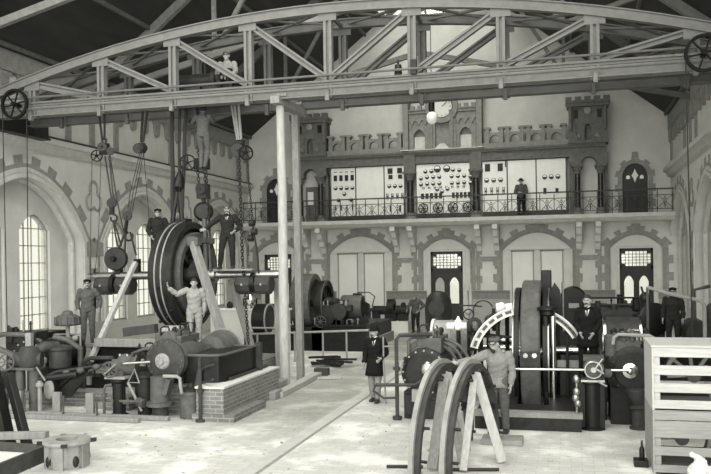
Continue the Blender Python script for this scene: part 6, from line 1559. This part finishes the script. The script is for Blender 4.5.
timber((-1.03,12.75,.03), mid+V((0,0,1.40))+nrm*.1+d*.0, .15, .05, 'wood_pale', 'long pale prop slanting down from the top of the casting nearer the crates', 'plank', 'plank', up=(0,1,0))
timber((-1.83,13.1,.03), (-1.95,13.2,1.45), .15, .06, 'wood_pale', 'pale prop standing between the two half-round castings', 'plank', 'plank', up=(0,1,0)) if False else None
mid = mA[0]
timber((-1.66,13.3,.03), mid+V((0,0,1.40))+mA[2]*.1, .16, .06, 'wood_pale', 'pale prop slanting from the casting nearer the man with the cane to the other casting', 'plank', 'plank', up=(0,1,0))
timber((-1.63,12.6,.03),(-1.95,13.3,.95),.14,.05,'wood_mid','short grey prop on the floor between the half-round castings','plank','plank',up=(0,1,0))
b = MB(); b.cyl((-2.75,12.15,.03),(-2.2,12.25,.03),.025,n=8); solo('iron_bar', b, 'machine_dark', 'short iron bar on the open floor at the foot of the half-round castings', 'bar')
b = MB(); b.cyl((-1.8,12.15,.03),(-1.05,12.3,.03),.025,n=8); solo('iron_bar', b, 'machine_dark', 'iron bar on the floor under the feet of the pale prop', 'bar')
b = MB(); b.cyl((-1.75,14.95,0),(-1.75,14.95,.95),.03,n=8); solo('standpipe', b, 'machine_grey', 'thin standpipe on the floor behind the half-round castings', 'pipe')

# crates with castings inside
def crate(x0, y0, z0, w, dp, h, slats, m, label, closed_top, side_m):
    t = root('crate', (x0+w/2,y0+dp/2,z0), label, 'crate')
    for za,zb in slats:
        b = MB(); b.box(x0,x0+w,y0-.0,y0+.03,z0+za,z0+zb); bevel(part('slat', b, m, t),.006)
        b = MB(); b.box(x0,x0+w,y0+dp-.03,y0+dp,z0+za-.0,z0+zb); part('slat', b, 'wood_dark', t)  # back slats coloured dark to stand for the shade inside the crate
    b = MB(); n = 6
    for k in range(n): b.box(x0-.028,x0,y0+dp*k/n+.004,y0+dp*(k+1)/n-.004,z0,z0+h)
    part('side_board', b, side_m, t)
    b = MB(); b.box(x0+w,x0+w+.028,y0,y0+dp,z0,z0+h); part('side_board', b, side_m, t)
    for x in (x0+.005,x0+w-.085): b = MB(); b.box(x,x+.08,y0+.03,y0+.11,z0,z0+h); part('corner_batten', b, side_m, t)
    b = MB(); b.box(x0,x0+w,y0,y0+dp,z0,z0+.03); part('bottom', b, side_m, t)
    if closed_top:
        for k in range(5): b = MB(); b.box(x0-.04,x0+w+.04,y0-.02+dp*k/5*1.02,y0-.03+dp*(k+1)/5*1.02,z0+h,z0+h+.03); part('lid_board', b, m, t)
    return t
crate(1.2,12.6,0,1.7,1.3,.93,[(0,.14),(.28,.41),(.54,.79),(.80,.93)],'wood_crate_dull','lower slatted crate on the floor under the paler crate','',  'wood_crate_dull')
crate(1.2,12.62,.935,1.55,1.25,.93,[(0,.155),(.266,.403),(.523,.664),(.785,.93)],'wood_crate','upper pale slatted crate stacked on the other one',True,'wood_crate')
def packed(x, y, z, label):
    t = root('packed_casting', (x,y,z-.3), label, 'casting')
    b = MB(); b.ring((x,y,z),(0,1,0),.36,.42,.2,36,arc=(0,PI*1.3)); part('rim', b, 'machine_pale', t)
    b = MB()
    for k in range(5): a = .2+k*.75; b.beam((x,y,z),(x+.37*math.cos(a),y,z+.37*math.sin(a)),.05,.05)
    part('spoke', b, 'machine_pale', t); b = MB(); b.cyl((x,y-.12,z),(x,y+.12,z),.1,n=18); part('hub', b, 'machine_mid', t)
packed(1.8,13.1,1.4,'spoked wheel casting inside the upper crate'); packed(1.62,13.1,.45,'curved wheel casting inside the lower crate')
t = root('bottle', (1.02,13.1,.0), 'small dark bottle standing on a block beside the lower crate', 'bottle')
b = MB(); b.lathe([(.035,.1),(.04,.12),(.04,.26),(.016,.31),(.016,.38)],(1.05,13.05,0),(0,0,1),14); part('glass', b, 'machine_black', t); b = MB(); b.cyl((1.05,13.05,.38),(1.05,13.05,.4),.018,n=10); part('stopper', b, 'wood_mid', t)
b = MB(); b.box(.93,1.14,12.95,13.2,0,.1); bevel(solo('block', b, 'machine_black', 'small dark block on the floor under the bottle', 'block'),.01)
# sacking heap before the crates
b = MB()
for k,(x,y,z,rx,ry,rz) in enumerate(((1.78,12.1,.12,.22,.18,.13),(1.7,12.08,.25,.1,.1,.17),(1.9,12.0,.12,.2,.16,.13),(1.69,12.1,.4,.05,.05,.1))): b.ell((x,y,z),(rx,ry,rz),Matrix.Rotation(k*.7,3,'Y'),n=16,m=10)
o = solo('sack', b, 'plaster_light', 'crumpled pale sack lying in front of the lower crate', 'sack')
me_t = bpy.data.textures.new('crumple','CLOUDS'); me_t.noise_scale = .12
q = o.modifiers.new('r','REMESH'); q.mode = 'VOXEL'; q.voxel_size = .02
q = o.modifiers.new('d','DISPLACE'); q.texture = me_t; q.strength = .07; q.texture_coords = 'LOCAL'
# ring-topped casting in the dust
t = root('cylinder_casting', (-7.72,11.35,0), 'short rough cylindrical casting with a ring top lying in the dust near the sand tray', 'casting')
c = (-7.78,11.3,0)
b = MB(); b.lathe([(.3,0),(.33,.05),(.31,.36),(.2,.36),(.2,0)],c,(0,0,1),36,closed=True)
for k in range(9):
    a = k*2*PI/9; b.beam((c[0]+.32*math.cos(a),c[1]+.32*math.sin(a),0),(c[0]+.32*math.cos(a),c[1]+.32*math.sin(a),.36),.16,.035,up=(math.cos(a),math.sin(a),0))
part('body', b, 'stone', t)
b = MB(); b.lathe([(.17,.36),(.36,.36),(.38,.39),(.37,.43),(.17,.43)],c,(0,0,1),40,closed=True); part('ring', b, 'machine_pale', t, 'pale ring top')
b = MB()
for a in (.4,2.3,3.8,5.2): b.beam((c[0]+.3*math.cos(a),c[1]+.3*math.sin(a),.39),(c[0]+.45*math.cos(a),c[1]+.45*math.sin(a),.4),.09,.05); b.ell((c[0]+.31*math.cos(a+.5),c[1]+.31*math.sin(a+.5),.12),(.06,.06,.11),n=10,m=7)
part('lug', b, 'machine_dark', t)
# sand tray and baulks at the left edge
t = root('sand_tray', (-9.1,10.9,0), 'long dark timber tray of pale sand by the ring-topped casting', 'tray')
b = MB(); b.beam((-8.2,9.6,.13),(-8.32,11.5,.13),.06,.26); part('side_board', b, 'wood_dark', t); b = MB(); b.beam((-8.32,11.5,.13),(-9.9,11.6,.13),.06,.26); part('side_board', b, 'wood_dark', t)
b = MB(); b.beam((-9.9,11.6,.13),(-9.9,9.6,.13),.06,.26); part('side_board', b, 'wood_dark', t)
b = MB(); b.box(-9.9,-8.36,9.6,11.5,0,.12); s_ = part('sand', b, 'plaster_light', t); s_['kind'] = 'stuff'
timber((-9.6,12.2,.02),(-10.0,12.3,1.35),.2,.26,'machine_black','thick dark baulk leaning upright beside the sand tray','timber_baulk','timber')
timber((-9.1,12.1,.02),(-9.75,12.45,1.25),.12,.2,'machine_black','thinner dark baulk slanting against the upright one by the sand tray','timber_baulk','timber')
timber((-9.6,11.65,.32),(-8.5,11.8,.36),.14,.12,'wood_mid','round-ended timber laid across the far edge of the sand tray','timber_baulk','timber')
# rubble and litter scattered on the floor
b = MB()
for k in range(150):
    x = random.uniform(-9,-2); y = random.uniform(10.5,17)
    if x < -6.4 and y > 14.3: continue
    r = random.uniform(.005,.02)*(1 if random.random() < .93 else 1.8); b.ell((x,y,r*.3),(r*random.uniform(.8,1.8),r,r*.6),Matrix.Rotation(random.uniform(0,3),3,'Z'),n=6,m=4)
solo('rubble', b, 'debris', 'small crumbs of rubble scattered over the dusty floor', 'rubble', kind='stuff')
# flush channel covers running up the hall
b = MB(); b.box(-4.9,-4.64,9,30,0.,.008); struct('trim_channel', b, 'channel'); b = MB(); b.box(-4.64,-4.58,9,30,0.,.005); struct('trim_groove', b, 'stone')

# repeats share a group
GR = {'column':'stone columns of the gallery','switchboard_panel':'white switchboard slabs in the gallery','chain_hoist':'tackle hung from the crane','crate':'stacked slatted crates',
 'half_ring_casting':'half-round castings on the open floor','packed_casting':'castings packed in the crates','floor_plank':'planks along the fence','fence_post':'short fence posts','valve_column':'valve columns',
 'steam_cylinder':'engine cylinders','guide_barrel':'crosshead barrels','packing_block':'packing blocks under the rotor','timber_post':'posts under the cross head','timber_prop':'props under the rotor shaft','clamp_block':'clamp blocks on the rotor shaft',
 'stone_block':'stone blocks by the foundation','timber_baulk':'loose timber baulks','plank':'loose planks','iron_bar':'iron bars on the floor','standpipe':'standpipes','dynamo':'dynamos','pump':'small pumps','governor':'governors','pipe_railing':'pipe railings','valve_rack':'racks of small valves','engine_row':'dark engines beyond the flywheel'}
for o in list(COL.objects):
    if o.parent is None and 'category' in o:
        g = GR.get(o.name.split('.')[0])
        if g and 'group' not in o: o['group'] = g
# ------------------------------------------------------------------ camera, daylight
cd = bpy.data.cameras.new('camera'); cam = bpy.data.objects.new('camera', cd); COL.objects.link(cam)
cd.sensor_width = 36; cd.lens = 808/711*36; cd.shift_y = 24/711; cd.clip_end = 300
yaw = math.atan2(212.5, 808)
cam.location = (0, 0, 3.2)
cam.rotation_euler = (Matrix.Rotation(yaw,3,'Z') @ Matrix.Rotation(PI/2,3,'X') @ Matrix.Rotation(-.015,3,'Z')).to_euler()
SC.camera = cam
w = bpy.data.worlds.new('world'); SC.world = w; w.use_nodes = True
bg = w.node_tree.nodes['Background']; bg.inputs['Color'].default_value = (1,1,.92,1); bg.inputs['Strength'].default_value = .76
vs = SC.view_settings
vs.view_transform = 'Standard'; vs.look = 'None'; vs.gamma = 1; vs.exposure = .6; vs.use_curve_mapping = False
# soft light of a bright overcast sky reaching in over the unbuilt near bays
sl = bpy.data.lights.new('sun','SUN'); sl.energy = 2.8; sl.angle = math.radians(75); sl.color = (1,1,.95)
so = bpy.data.objects.new('sun', sl); COL.objects.link(so); so.location = (-6,0,20)
so.rotation_euler = V((-.18,1,-.36)).to_track_quat('-Z','Y').to_euler()
SC.cycles.max_bounces = 8; SC.cycles.diffuse_bounces = 6; SC.cycles.transparent_max_bounces = 12
# skylight over the glazed ridge
al = bpy.data.lights.new('skylight','AREA'); al.shape = 'RECTANGLE'; al.size = 7.; al.size_y = 14; al.energy = 3500; al.color = (1,1,.95)
ao = bpy.data.objects.new('skylight', al); COL.objects.link(ao); ao.location = (XM, 22, 19.5)
